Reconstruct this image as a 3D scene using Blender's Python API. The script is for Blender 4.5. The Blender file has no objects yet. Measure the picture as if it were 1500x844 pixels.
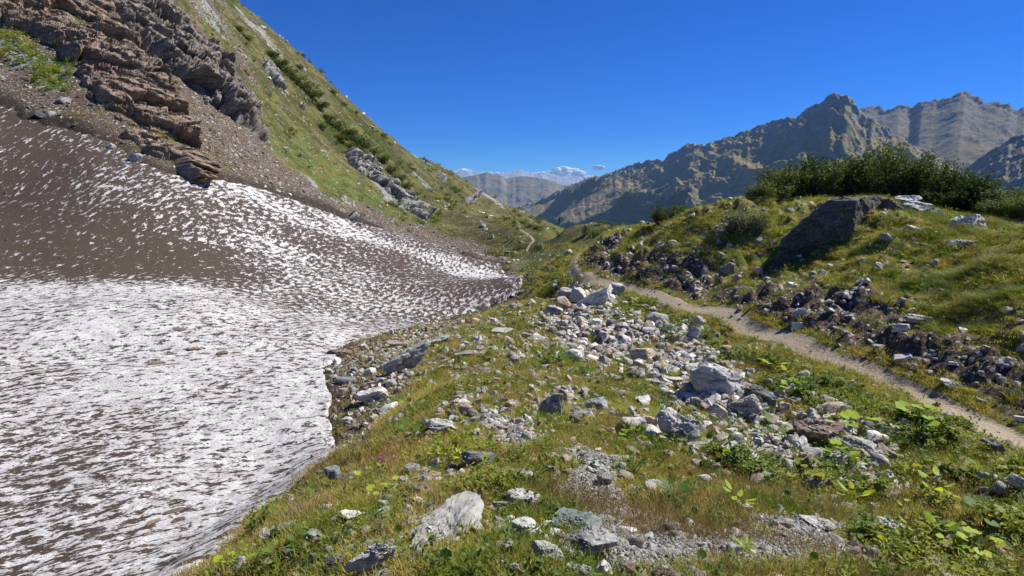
import bpy, bmesh, math, random
import numpy as np
from mathutils import Vector, Matrix, Euler

# ------------------------------------------------------------------ camera, world, sun
SC = bpy.context.scene
COL = SC.collection
W0, H0, FPX = 1500.0, 844.0, 850.0          # the photograph's size and focal length in pixels
PITCH = math.atan(137.0 / FPX)
cam_d = bpy.data.cameras.new("camera")
cam_d.sensor_width = 36.0
cam_d.lens = 36.0 * FPX / W0
cam_d.clip_start = 0.05
cam_d.clip_end = 200000.0
cam = bpy.data.objects.new("camera", cam_d)
COL.objects.link(cam)
cam.location = (0, 0, 0)
cam.rotation_euler = (math.pi / 2 - PITCH, 0, 0)
SC.camera = cam

SUN_AZ, SUN_EL = math.radians(71), math.radians(47)     # azimuth clockwise from +Y
world = bpy.data.worlds.new("World")
SC.world = world
world.use_nodes = True
wn = world.node_tree.nodes
wl = world.node_tree.links
bg = wn["Background"]
sky = wn.new("ShaderNodeTexSky")
sky.sky_type = 'NISHITA'
sky.sun_disc = False
sky.sun_elevation = SUN_EL
sky.sun_rotation = SUN_AZ
sky.altitude = 2300
sky.air_density = 1.0
sky.dust_density = 0.1
sky.ozone_density = 6.0
hsv = wn.new("ShaderNodeHueSaturation")             # the deep blue of thin mountain air, the same in every direction
hsv.inputs["Saturation"].default_value = 1.6
hsv.inputs["Value"].default_value = 1.25
hsv.inputs["Hue"].default_value = 0.505
wl.new(sky.outputs[0], hsv.inputs["Color"])
tint = wn.new("ShaderNodeMix"); tint.data_type = 'RGBA'; tint.blend_type = 'MULTIPLY'; tint.inputs[0].default_value = 1.0
tint.inputs[7].default_value = (0.10, 0.80, 1.22, 1)
wl.new(hsv.outputs[0], tint.inputs[6]); wl.new(tint.outputs[2], bg.inputs[0])
bg.inputs[1].default_value = 0.049
sun_d = bpy.data.lights.new("sun", 'SUN')
sun_d.energy = 5.0
sun_d.angle = math.radians(0.5)
sun_d.color = (1.0, 0.965, 0.89)
sun = bpy.data.objects.new("sun", sun_d)
COL.objects.link(sun)
sdir = Vector((math.sin(SUN_AZ) * math.cos(SUN_EL), math.cos(SUN_AZ) * math.cos(SUN_EL), math.sin(SUN_EL)))
sun.rotation_euler = sdir.to_track_quat('Z', 'Y').to_euler()
SC.view_settings.view_transform = 'Standard'
SC.view_settings.look = 'None'
SC.view_settings.exposure = 0.70
SC.view_settings.gamma = 1.0
SC.view_settings.use_curve_mapping = False
SC.cycles.max_bounces = 5
SC.cycles.diffuse_bounces = 2
SC.cycles.glossy_bounces = 1
SC.cycles.transmission_bounces = 3
SC.cycles.transparent_max_bounces = 4
SC.cycles.volume_bounces = 0
SC.cycles.use_denoising = True

# ------------------------------------------------------------------ numpy noise
def _h(ix, iy, iz, seed):
    n = (ix.astype(np.uint32) * np.uint32(374761393) + iy.astype(np.uint32) * np.uint32(668265263)
         + iz.astype(np.uint32) * np.uint32(2147483647) + np.uint32((seed * 1013904223 + 12345) & 0xffffffff))
    n = (n ^ (n >> np.uint32(13))) * np.uint32(1274126177)
    n = (n ^ (n >> np.uint32(16))) * np.uint32(2246822519)
    n = n ^ (n >> np.uint32(15))
    return n.astype(np.float64) / 4294967295.0

def _i(a):
    return a.astype(np.int64) & 0xffffffff

def noise(x, y, z=None, seed=0):
    """value noise in -1..1"""
    x = np.asarray(x, float); y = np.asarray(y, float)
    fx, fy = np.floor(x), np.floor(y)
    tx, ty = x - fx, y - fy
    tx = tx * tx * tx * (tx * (tx * 6 - 15) + 10); ty = ty * ty * ty * (ty * (ty * 6 - 15) + 10)
    if z is None:
        zz = np.zeros(x.shape)
        def L(dz):
            a = _h(_i(fx), _i(fy), _i(zz), seed); b = _h(_i(fx + 1), _i(fy), _i(zz), seed)
            c = _h(_i(fx), _i(fy + 1), _i(zz), seed); d = _h(_i(fx + 1), _i(fy + 1), _i(zz), seed)
            return (a * (1 - tx) + b * tx) * (1 - ty) + (c * (1 - tx) + d * tx) * ty
        return L(0) * 2 - 1
    z = np.asarray(z, float); fz = np.floor(z); tz = z - fz; tz = tz * tz * (3 - 2 * tz)
    def L(dz):
        q = _i(fz + dz)
        a = _h(_i(fx), _i(fy), q, seed); b = _h(_i(fx + 1), _i(fy), q, seed)
        c = _h(_i(fx), _i(fy + 1), q, seed); d = _h(_i(fx + 1), _i(fy + 1), q, seed)
        return (a * (1 - tx) + b * tx) * (1 - ty) + (c * (1 - tx) + d * tx) * ty
    return (L(0) * (1 - tz) + L(1) * tz) * 2 - 1

def fbm(x, y, z=None, oct=4, seed=0, gain=0.5):
    s = 0; a = 1.0; t = 0; f = 1.0
    for o in range(oct):
        s = s + a * noise(x * f + o * 17.3, y * f - o * 9.1, None if z is None else z * f + o * 5.7, seed + o)
        t += a; a *= gain; f *= 2.03
    return s / t

def ridged(x, y, oct=4, seed=0, gain=0.5):
    s = 0; a = 1.0; t = 0; f = 1.0
    for o in range(oct):
        s = s + a * (1 - np.abs(noise(x * f + o * 3.1, y * f + o * 7.7, None, seed + o)) * 2)
        t += a; a *= gain; f *= 2.07
    return s / t

def cells(p, size, seed):
    """anisotropic cellular noise: value of the nearest cell (0..1), F1, F2"""
    q = p / np.asarray(size)
    f = np.floor(q)
    best = np.full(len(q), 9e9); sec = np.full(len(q), 9e9); val = np.zeros(len(q))
    for dx in (-1, 0, 1):
        for dy in (-1, 0, 1):
            for dz in (-1, 0, 1):
                cx, cy, cz = f[:, 0] + dx, f[:, 1] + dy, f[:, 2] + dz
                ix, iy, iz = _i(cx), _i(cy), _i(cz)
                ox = cx + 0.15 + 0.7 * _h(ix, iy, iz, seed); oy = cy + 0.15 + 0.7 * _h(ix, iy, iz, seed + 1); oz = cz + 0.15 + 0.7 * _h(ix, iy, iz, seed + 2)
                d = (q[:, 0] - ox) ** 2 + (q[:, 1] - oy) ** 2 + (q[:, 2] - oz) ** 2
                v = _h(ix, iy, iz, seed + 3)
                m = d < best
                sec = np.where(m, best, np.minimum(sec, d))
                val = np.where(m, v, val); best = np.where(m, d, best)
    return val, np.sqrt(best), np.sqrt(sec)

def sstep(a, b, x):
    t = np.clip((x - a) / (b - a), 0, 1)
    return t * t * (3 - 2 * t)

# ------------------------------------------------------------------ photograph -> place
cP, sP = math.cos(PITCH), math.sin(PITCH)
def ray(px, py):
    """azimuth, slope dz/dr_horizontal and cos(azimuth) of the view ray through a pixel of the photograph"""
    cx = (np.asarray(px, float) - W0 / 2) / FPX; cy = (H0 / 2 - np.asarray(py, float)) / FPX
    dx, dy, dz = cx, cP + cy * sP, -sP + cy * cP
    rh = np.hypot(dx, dy)
    return np.arctan2(dx, dy), dz / rh, dy / rh
def pt(px, py, Y):
    a, k, c = ray(px, py)
    r = Y / c
    return np.array([r * np.sin(a), Y, r * k])

# surveyed points of the terrain: picture position and distance ahead in metres
CTRL = """
750 844 2.4;700 760 3.3;700 650 5.5;700 560 9.5;720 500 15;760 450 26;640 580 8.6;560 740 4.2;600 844 2.6;450 844 3.3
900 540 13;850 500 18;1000 560 12;1050 600 10;1200 660 8;1300 720 6;1400 844 4;1100 844 2.8;1100 760 4.2;1500 760 5.2;900 760 3.6;900 660 6;1500 844 4.3
1050 530 13.3;1000 500 16.2;950 475 19;1150 560 11.4;1250 600 9.9;1350 640 8.6;900 470 20;1100 520 14.2;1400 665 7.7;1490 700 6.6
950 600 9;820 640 6.4;1000 700 5.4;1200 760 4.6;1400 700 6.6
1500 645 8.6;1400 600 10;1300 558 11.8;1200 520 14;1100 483 17;1000 447 21;930 425 24.5;880 413 27;850 405 29;838 393 32;840 378 36;850 368 40
1500 610 9.5;1500 480 11.5;1500 400 14;1500 350 17.5;1480 325 22;1300 291 25;1200 318 24;1200 380 21;1150 380 22;1100 307 26;1000 318 28;900 345 34
1000 380 25;1000 420 22.5;1100 450 18;1100 380 23;1200 480 15;1200 430 18;1300 520 12.7;1300 450 15;1300 380 18.5;1300 320 21.7;1400 560 11;1400 480 13;1400 400 16.5;1400 345 20;1400 316 24
1250 304 25;1350 307 24.3;900 400 28;950 360 29
870 330 75;835 328 85;800 330 100;860 360 60;900 338 62;800 400 50;780 370 85;800 345 125;740 350 140;815 375 70;800 430 33;830 440 29
765 400 60;700 450 36;560 490 24;480 520 18;475 560 14;490 600 11.8;500 650 9.8;400 740 7;270 844 5
0 844 6;0 700 8.8;200 700 8.4;0 560 14;200 560 14.2;300 450 24;0 450 23;0 420 27;0 300 37;0 180 45;200 300 38;150 230 43
290 265 44;400 360 42;400 300 50;500 420 38;500 325 60;600 400 50;600 345 80;700 380 66;700 352 100;350 560 14.5;120 844 5.6
0 0 65;0 100 53;200 0 80;100 0 70;200 120 56;300 0 105;350 0 150;430 80 170;500 145 185;570 205 205;640 248 230;700 285 250;760 312 270;800 330 285
400 200 90;390 120 110;450 200 110;450 280 80;550 250 130;600 300 120;680 320 150;740 330 190;300 120 70;350 200 62
"""
A, S, Q = [], [], []
def add_ctrl(px, py, Y):
    a, k, c = ray(px, py); r = Y / c
    A.append(float(a)); S.append(math.log(r)); Q.append(float(k * r / (r + 2)))
def add_raw(a, r, z):
    A.append(a); S.append(math.log(r)); Q.append(z / (r + 2))
for tok in CTRL.replace("\n", ";").split(";"):
    if tok.strip():
        add_ctrl(*map(float, tok.split()))
for a in (-0.7, -0.35, 0.0, 0.35, 0.7):
    add_raw(a, 1.2, -1.72 - 0.25 * abs(a)); add_raw(a, 0.5, -1.7)
# behind the crests the land falls away out of sight
for px, Y, z in ((870, 110, -16), (835, 150, -26), (900, 100, -18), (1000, 40, -3.2), (1100, 36, -2.6), (1200, 32, -1.4), (1300, 32, -1.0), (1400, 32, -1.2), (1500, 30, -2.0),
                 (1000, 90, -20), (1200, 90, -20), (1400, 90, -20), (1500, 90, -20)):
    a, k, c = ray(px, 300); add_raw(float(a), Y / float(c), z)
for px, py, Y, dk in ((350, 0, 150, .0), (430, 80, 170, 0), (500, 145, 185, 0), (570, 205, 205, 0), (640, 248, 230, 0), (700, 285, 250, 0), (760, 312, 270, 0), (800, 330, 285, 0)):
    a, k, c = ray(px, py)
    for m, d in ((1.35, 0.06), (1.9, 0.14)):
        r = Y / c * m; add_raw(float(a), float(r), float(r * (k - d)))
for a in (-1.0,):
    for r, z in ((4, -3.4), (10, -4.5), (30, -4), (50, 2), (80, 18), (150, 60)):
        add_raw(a, r, z)
for r, z in ((100, 38), (160, 62)):
    add_raw(float(ray(0, 0)[0]), r, z)
for r, z in ((5, -2.7), (9, -3.2), (12, -3.5), (16, -2.6), (24, -1.2), (40, -4), (90, -20)):
    add_raw(0.95, r, z)
A, S, Q = map(np.array, (A, S, Q))
def _kern(d2):
    return np.where(d2 > 1e-12, 0.5 * d2 * np.log(np.maximum(d2, 1e-12)), 0)
n = len(A)
K = _kern((A[:, None] - A[None]) ** 2 + (S[:, None] - S[None]) ** 2) + np.eye(n) * 2e-4
Pm = np.stack([np.ones(n), A, S], 1)
M = np.zeros((n + 3, n + 3)); M[:n, :n] = K; M[:n, n:] = Pm; M[n:, :n] = Pm.T
wts = np.linalg.solve(M, np.concatenate([Q, np.zeros(3)]))
def tps(a, s):
    sh = a.shape; a = a.ravel(); s = s.ravel(); out = np.zeros(len(a))
    for i in range(0, len(a), 40000):
        aa, ss = a[i:i + 40000], s[i:i + 40000]
        d2 = (aa[:, None] - A[None]) ** 2 + (ss[:, None] - S[None]) ** 2
        out[i:i + 40000] = _kern(d2) @ wts[:n] + wts[n] + wts[n + 1] * aa + wts[n + 2] * ss
    return out.reshape(sh)

AZ = np.concatenate([np.linspace(-math.pi, -1.0, 28)[:-1], np.linspace(-1.0, 0.98, 900), np.linspace(0.98, math.pi, 30)[1:]])
RR = np.concatenate([np.geomspace(0.25, 1.9, 14)[:-1], np.geomspace(1.9, 300, 640), np.geomspace(300, 3500, 36)[1:]])
LR = np.log(RR)
NA, NR = len(AZ), len(RR)
# smooth base on a coarser grid, then interpolated
ca = np.linspace(-1.8, 1.8, 420); cs = np.linspace(LR[0], LR[-1], 330)
CQ = tps(*np.meshgrid(ca, np.minimum(cs, math.log(290)), indexing='ij'))
def bil(G, ax, sx, a, s):
    i = np.clip(np.interp(a, ax, np.arange(len(ax))), 0, len(ax) - 1.0001)
    j = np.clip(np.interp(s, sx, np.arange(len(sx))), 0, len(sx) - 1.0001)
    i0 = i.astype(int); j0 = j.astype(int); fi = i - i0; fj = j - j0
    return (G[i0, j0] * (1 - fi) + G[i0 + 1, j0] * fi) * (1 - fj) + (G[i0, j0 + 1] * (1 - fi) + G[i0 + 1, j0 + 1] * fi) * fj
def base_z(a, s):
    r = np.exp(s)
    z = bil(CQ, ca, cs, np.clip(a, -1.8, 1.8), s) * (np.minimum(r, 290) + 2)
    wb = sstep(1.1, 1.75, np.abs(a))
    zb = -1.75 - 0.06 * np.minimum(r, 60)
    z = z * (1 - wb) + zb * wb
    far = np.maximum(r - 290, 0)
    return z - far * 0.28 * (1 - 0.45 * sstep(-0.3, -0.7, a)) 
GA, GS = np.meshgrid(AZ, LR, indexing='ij')
BZ = base_z(GA, GS)
BK = BZ / np.exp(GS)
def hit(px, py, G=None):
    """azimuth and log distance where the view ray meets the smooth terrain (first hit beyond 1.5 m)"""
    G = BK if G is None else G
    px = np.atleast_1d(np.asarray(px, float)); py = np.atleast_1d(np.asarray(py, float))
    a, k, c = ray(px, py)
    ia = np.clip(np.interp(a, AZ, np.arange(NA)), 0, NA - 1.001); i0 = ia.astype(int); f = ia - i0
    j0 = int(np.searchsorted(RR, 1.6))
    out = np.empty(len(px))
    for n_ in range(len(px)):
        col = G[i0[n_], j0:] * (1 - f[n_]) + G[i0[n_] + 1, j0:] * f[n_]
        m = np.nonzero(col >= k[n_])[0]
        if len(m) == 0:
            out[n_] = np.nan; continue
        j = m[0]
        if j == 0:
            out[n_] = LR[j0]; continue
        t = (k[n_] - col[j - 1]) / (col[j] - col[j - 1] + 1e-12)
        out[n_] = LR[j0 + j - 1] + t * (LR[j0 + j] - LR[j0 + j - 1])
    return a, out
def poly(txt, fb=4.2):
    v = np.array([float(t) for t in txt.replace(";", " ").split()]).reshape(-1, 2)
    a, s = hit(v[:, 0], v[:, 1])
    s = np.where(np.isnan(s), math.log(200), s)
    return np.stack([a, s], 1)
def sdf(P, a, s):
    """signed distance to a polygon in (azimuth, log distance); positive inside"""
    best = np.full(a.shape, 9e9); inside = np.zeros(a.shape, bool)
    for i in range(len(P)):
        x0, y0 = P[i]; x1, y1 = P[(i + 1) % len(P)]
        dx, dy = x1 - x0, y1 - y0
        t = np.clip(((a - x0) * dx + (s - y0) * dy) / (dx * dx + dy * dy + 1e-12), 0, 1)
        best = np.minimum(best, (a - x0 - t * dx) ** 2 + (s - y0 - t * dy) ** 2)
        c = (y0 > s) != (y1 > s)
        xi = x0 + (s - y0) * dx / (dy if abs(dy) > 1e-12 else 1e-12)
        inside ^= c & (a < xi)
    return np.sqrt(best) * np.where(inside, 1, -1)
def line_d(P, a, s):
    best = np.full(a.shape, 9e9)
    for i in range(len(P) - 1):
        x0, y0 = P[i]; x1, y1 = P[i + 1]
        dx, dy = x1 - x0, y1 - y0
        t = np.clip(((a - x0) * dx + (s - y0) * dy) / (dx * dx + dy * dy + 1e-12), 0, 1)
        best = np.minimum(best, (a - x0 - t * dx) ** 2 + (s - y0 - t * dy) ** 2)
    return np.sqrt(best)

# ------------------------------------------------------------------ zones of the ground
GR = np.exp(GS)
GX, GY = GR * np.sin(GA), GR * np.cos(GA)
wv = (fbm(GA * 14, GS * 14, oct=4, seed=5) * 0.02)
wv2 = (fbm(GA * 60, GS * 60, oct=3, seed=9) * 0.006)
P_SNOW = poly("-160 1100;60 1100;270 846;330 800;400 742;455 700;505 660;480 615;486 580;474 555;492 520;560 495;640 470;700 452;745 432;770 404;735 386;690 376;640 356;560 336;500 318;430 292;380 276;330 264;290 262;240 250;180 222;110 196;60 176;0 160;-160 120")
P_SOIL = poly("-160 60;0 100;50 130;100 150;170 195;240 235;300 262;300 150;330 170;388 232;430 270;540 312;620 336;700 372;760 392;772 402;750 440;700 455;640 476;560 500;500 545;500 600;515 650;480 615;470 540;500 500;600 440;600 380;500 360;300 320;0 220;-160 180")
P_SHORE = poly("600 530;650 500;700 466;765 432;780 400;760 390;740 420;700 446;560 492;480 515;470 560;488 600;478 620;505 662;560 650;590 600;610 540")
P_GULLY = poly("815 420;880 415;900 440;960 460;1000 480;1090 540;1150 580;1280 640;1300 720;1200 700;1080 680;960 650;950 610;1000 590;930 560;880 520;830 530;820 500;800 450")
P_GRAV = [poly("812 662;910 675;950 730;985 775;1100 795;1270 825;1300 860;890 860;870 800;830 740"),
          poly("720 600;790 615;800 655;770 670;720 650;705 610"),
          poly("1090 760;1220 770;1290 860;1080 860")]
P_LUSH = [poly("880 430;1000 455;1120 510;1180 545;1130 560;1040 500;960 490;900 470"),
          poly("1150 560;1300 600;1500 665;1500 860;1330 860;1250 760;1150 720;1000 680;880 640;900 620;1010 650;1150 680;1180 650"),
          poly("780 350;810 360;830 420;820 440;780 420;790 390")]
P_GREEN = poly("-20 52;20 62;60 84;105 118;108 134;60 132;20 104;-20 96")
P_BRIGHT = poly("400 185;440 205;520 270;600 325;680 345;690 352;640 338;560 322;480 285;420 245;396 205")
P_UPPER = poly("-160 -40;340 -40;330 60;385 150;392 215;412 262;370 280;300 262;200 200;100 130;0 60;-160 40")
P_SCREE = poly("-160 100;0 120;100 160;280 265;410 290;540 326;700 376;780 402;700 350;640 335;540 305;420 255;330 170;300 150;280 230;160 180;60 110;-160 50")
P_KNOLLGRASS = poly("1290 272;1400 290;1500 340;1500 470;1400 480;1340 440;1300 380;1320 330;1280 300")
P_ROCKY = poly("560 480;780 440;880 520;930 600;700 660;560 640;500 560")
PATH_PX = [(1640, 710), (1500, 645), (1400, 600), (1300, 558), (1200, 520), (1100, 483), (1000, 447), (930, 425), (880, 413), (850, 404), (838, 393), (839, 380), (850, 369)]
PATH = poly(" ".join("%g %g" % p for p in PATH_PX))
PATH2 = poly("772 364;776 355;783 349;780 343;772 339;763 334")
d_path_ln = line_d(PATH, GA, GS)
def world_line_d(P, X, Y):
    best = np.full(X.shape, 9e9); side = np.zeros(X.shape)
    pts = np.stack([np.exp(P[:, 1]) * np.sin(P[:, 0]), np.exp(P[:, 1]) * np.cos(P[:, 0])], 1)
    for i in range(len(pts) - 1):
        x0, y0 = pts[i]; x1, y1 = pts[i + 1]
        dx, dy = x1 - x0, y1 - y0
        t = np.clip(((X - x0) * dx + (Y - y0) * dy) / (dx * dx + dy * dy), 0, 1)
        d = (X - x0 - t * dx) ** 2 + (Y - y0 - t * dy) ** 2
        cr = dx * (Y - y0) - dy * (X - x0)
        m = d < best
        best = np.where(m, d, best); side = np.where(m, np.sign(cr), side)
    return np.sqrt(best), side
# smooth the path polyline
def smooth(P, it=2):
    for _ in range(it):
        Q_ = [P[0]]
        for i in range(len(P) - 1):
            Q_ += [P[i] * .75 + P[i + 1] * .25, P[i] * .25 + P[i + 1] * .75]
        P = np.array(Q_ + [P[-1]])
    return P
PATH = smooth(PATH); PATH2 = smooth(PATH2)
D_PATH, SIDE = world_line_d(PATH, GX, GY)
D_PATH2, _ = world_line_d(PATH2, GX, GY)
m_path = 1 - sstep(0.24, 0.40, D_PATH + fbm(GX * 2.2, GY * 2.2, oct=3, seed=2) * 0.09)
m_path2 = (1 - sstep(0.08, 0.28, D_PATH2))
SD_SNOW = sdf(P_SNOW, GA + wv, GS + wv + wv2)
m_snow = sstep(-0.004, 0.004, SD_SNOW)
m_soil = np.clip(sstep(-0.03, 0.03, sdf(P_SOIL, GA + wv, GS + wv * 2)) + sstep(-0.02, 0.02, sdf(P_SCREE, GA + wv, GS + wv * 2)) + sstep(-0.02, 0.03, sdf(P_SHORE, GA + wv * 2, GS + wv * 2)), 0, 1)
m_upper = sstep(-0.03, 0.03, sdf(P_UPPER, GA + wv * 2, GS + wv * 3)) * (0.55 + 0.9 * fbm(GX / 4, GY / 4, oct=4, seed=33))
m_soil = np.clip(m_soil + np.clip(m_upper * 1.3, 0, 1), 0, 1)
m_green = sstep(-0.01, 0.01, sdf(P_GREEN, GA + wv, GS + wv))
m_bright = sstep(-0.04, 0.03, sdf(P_BRIGHT, GA + wv, GS + wv * 2))
m_soil = m_soil * (1 - m_green * .9)
m_gully = sstep(-0.05, 0.05, sdf(P_GULLY, GA + wv * 2, GS + wv * 3))
m_grav = np.clip(sum(sstep(-0.03, 0.03, sdf(p, GA + wv * 3, GS + wv * 4)) for p in P_GRAV), 0, 1)
m_lush = np.clip(sum(sstep(-0.04, 0.04, sdf(p, GA + wv * 2, GS + wv * 4)) for p in P_LUSH), 0, 1)
m_kgrass = sstep(-0.03, 0.05, sdf(P_KNOLLGRASS, GA, GS))
m_rocky = sstep(-0.05, 0.08, sdf(P_ROCKY, GA + wv, GS + wv))
# the cut bank to the right of the path (bare dark earth)
right = (SIDE < 0) & (GA > 0.05) & (GR < 60)
m_bank = np.where(right, sstep(0.45, 0.8, D_PATH) * (1 - sstep(1.3, 2.4, D_PATH + fbm(GX * .9, GY * .9, oct=3, seed=31) * 1.3 - .5 * sstep(.25, .6, GA))), 0)

# ------------------------------------------------------------------ relief
Z = BZ.copy()
soft = 1 - 0.9 * np.clip(m_path, 0, 1)
near_fade = sstep(0.8, 2.0, GR)
cell_sz = GR * 0.0084
for wl_, amp, sd in ((28., .9, 1), (12., .5, 2), (5.5, .30, 3), (2.6, .17, 4), (1.2, .085, 5), (.55, .042, 6), (.25, .022, 7), (.12, .012, 8)):
    vis = sstep(1.2, 3.0, wl_ / cell_sz)
    lim = sstep(wl_ * 2.5, wl_ * 8, GR) if wl_ > 1.5 else sstep(wl_ * .8, wl_ * 3.5, GR)         # do not disturb the near ground with long waves
    if not (vis * lim).any():
        continue
    nz = noise(GX / wl_ + sd * 3.7, GY / wl_ - sd * 1.9, None, 40 + sd)
    mult = 1 - m_snow * 0.9
    Z += amp * nz * vis * lim * soft * mult * (1 + 0.5 * m_gully + 0.4 * m_bank) * (1 - 0.4 * m_grav)
# the earth just above the path lies back at a gentle slope
_pw = np.stack([np.exp(PATH[:, 1]) * np.sin(PATH[:, 0]), np.exp(PATH[:, 1]) * np.cos(PATH[:, 0])], 1)
_pz = base_z(PATH[:, 0], PATH[:, 1]); _o = np.argsort(_pw[:, 1])
ZP = np.interp(GY, _pw[_o, 1], _pz[_o])
_nearb = right & (D_PATH < 4.5)
_cap = ZP + 0.10 + 0.95 * np.maximum(D_PATH - 0.5, 0) + 2.0 * sstep(2.0, 4.5, D_PATH) ** 2 * 3
Z = np.where(_nearb, np.minimum(Z, _cap + 0.25 * (Z - _cap)), Z)
# lumpy turf and torn sods above the bank
right_r = np.where(right, sstep(0.7, 1.6, D_PATH), 0) * (1 - sstep(45, 60, GR))
lump = np.abs(noise(GX / .9, GY / .9, None, 77)) + 0.5 * np.abs(noise(GX / .42, GY / .42, None, 78))
Z += right_r * (lump - 0.5) * 0.36 * (1 - .5 * m_kgrass) + right_r * noise(GX / .2, GY / .2, None, 79) * 0.03
lumpL = np.abs(noise(GX / .55, GY / .55, None, 81)) + .5 * np.abs(noise(GX / .27, GY / .27, None, 82))
Z += np.clip(m_bank + right_r * sstep(3.2, 1.2, D_PATH), 0, 1) * (np.abs(noise(GX / .6, GY / .6, None, 84)) * .42 + np.abs(noise(GX / .28, GY / .28, None, 85)) * .16 - .2) * sstep(.5, .9, D_PATH)
Z += m_lush * (1 - right_r) * (1 - m_path) * (lumpL - .5) * .24
Z += (1 - m_snow) * sstep(1, -.1, right_r) * (1 - m_lush) * sstep(60, 20, GR) * np.abs(noise(GX / .35, GY / .35, None, 83)) * .035 * soft
hill = sstep(0.02, -0.12, GA) * sstep(38, 60, GR) * (1 - m_snow)
Z += hill * (1 - m_soil * .7) * (ridged(GX / 9 + GY / 22, GY / 14, oct=4, seed=61) * 0.55)
Z += hill * (1 - m_soil * .7) * (np.maximum(fbm(GX / 14, GY / 24, GR * 0, oct=3, seed=63), 0.1) * 2.2)
Z -= np.where(m_path > 0, 0.05 * m_path, 0)
# the snow lies on hollowed ground
Z -= m_snow * 0.35 * sstep(0, 0.03, SD_SNOW)
ZK = Z / GR
def height(x, y):
    a = np.arctan2(x, y); s = np.log(np.maximum(np.hypot(x, y), RR[0]))
    return bil(Z, AZ, LR, a, s)
def msk(G, x, y):
    a = np.arctan2(x, y); s = np.log(np.maximum(np.hypot(x, y), RR[0]))
    return bil(G, AZ, LR, a, s)
def ground_at(px, py):
    """point of the finished terrain seen at a pixel of the photograph"""
    a, s = hit(px, py, ZK)
    s = np.where(np.isnan(s), hit(px, np.atleast_1d(py) + 6, ZK)[1], s)
    r = np.exp(s)
    x, y = r * np.sin(a), r * np.cos(a)
    return np.stack([x, y, height(x, y)], 1)

# ------------------------------------------------------------------ object helpers
def tag(o, label=None, cat=None, group=None, kind=None):
    if label: o["label"] = label
    if cat: o["category"] = cat
    if group: o["group"] = group
    if kind: o["kind"] = kind
    return o
def mesh_np(name, v, f, mat=None, smooth=True):
    """mesh from numpy verts (n,3) and faces (m,3|4)"""
    v = np.ascontiguousarray(v, dtype=np.float32); f = np.ascontiguousarray(f, dtype=np.int32)
    me = bpy.data.meshes.new(name)
    me.vertices.add(len(v)); me.vertices.foreach_set("co", v.ravel())
    k = f.shape[1]
    me.loops.add(f.size); me.loops.foreach_set("vertex_index", f.ravel())
    me.polygons.add(len(f))
    me.polygons.foreach_set("loop_start", np.arange(0, f.size, k, dtype=np.int32))
    me.update(calc_edges=True)
    me.polygons.foreach_set("use_smooth", np.full(len(f), bool(smooth)))
    if mat is not None:
        me.materials.append(mat)
    me.validate()
    return me
def obj(name, me, parent=None):
    o = bpy.data.objects.new(name, me)
    COL.objects.link(o)
    if parent is not None:
        o.parent = parent
    return o
def fattr(me, name, vals):
    at = me.attributes.new(name, 'FLOAT', 'POINT')
    at.data.foreach_set("value", np.ascontiguousarray(vals, dtype=np.float32).ravel())
def grid_faces(ni, nj, wrap=False):
    i = np.arange(ni if wrap else ni - 1); j = np.arange(nj - 1)
    I, J = np.meshgrid(i, j, indexing='ij'); I2 = (I + 1) % ni
    return np.stack([I * nj + J, I2 * nj + J, I2 * nj + J + 1, I * nj + J + 1], -1).reshape(-1, 4)
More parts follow.
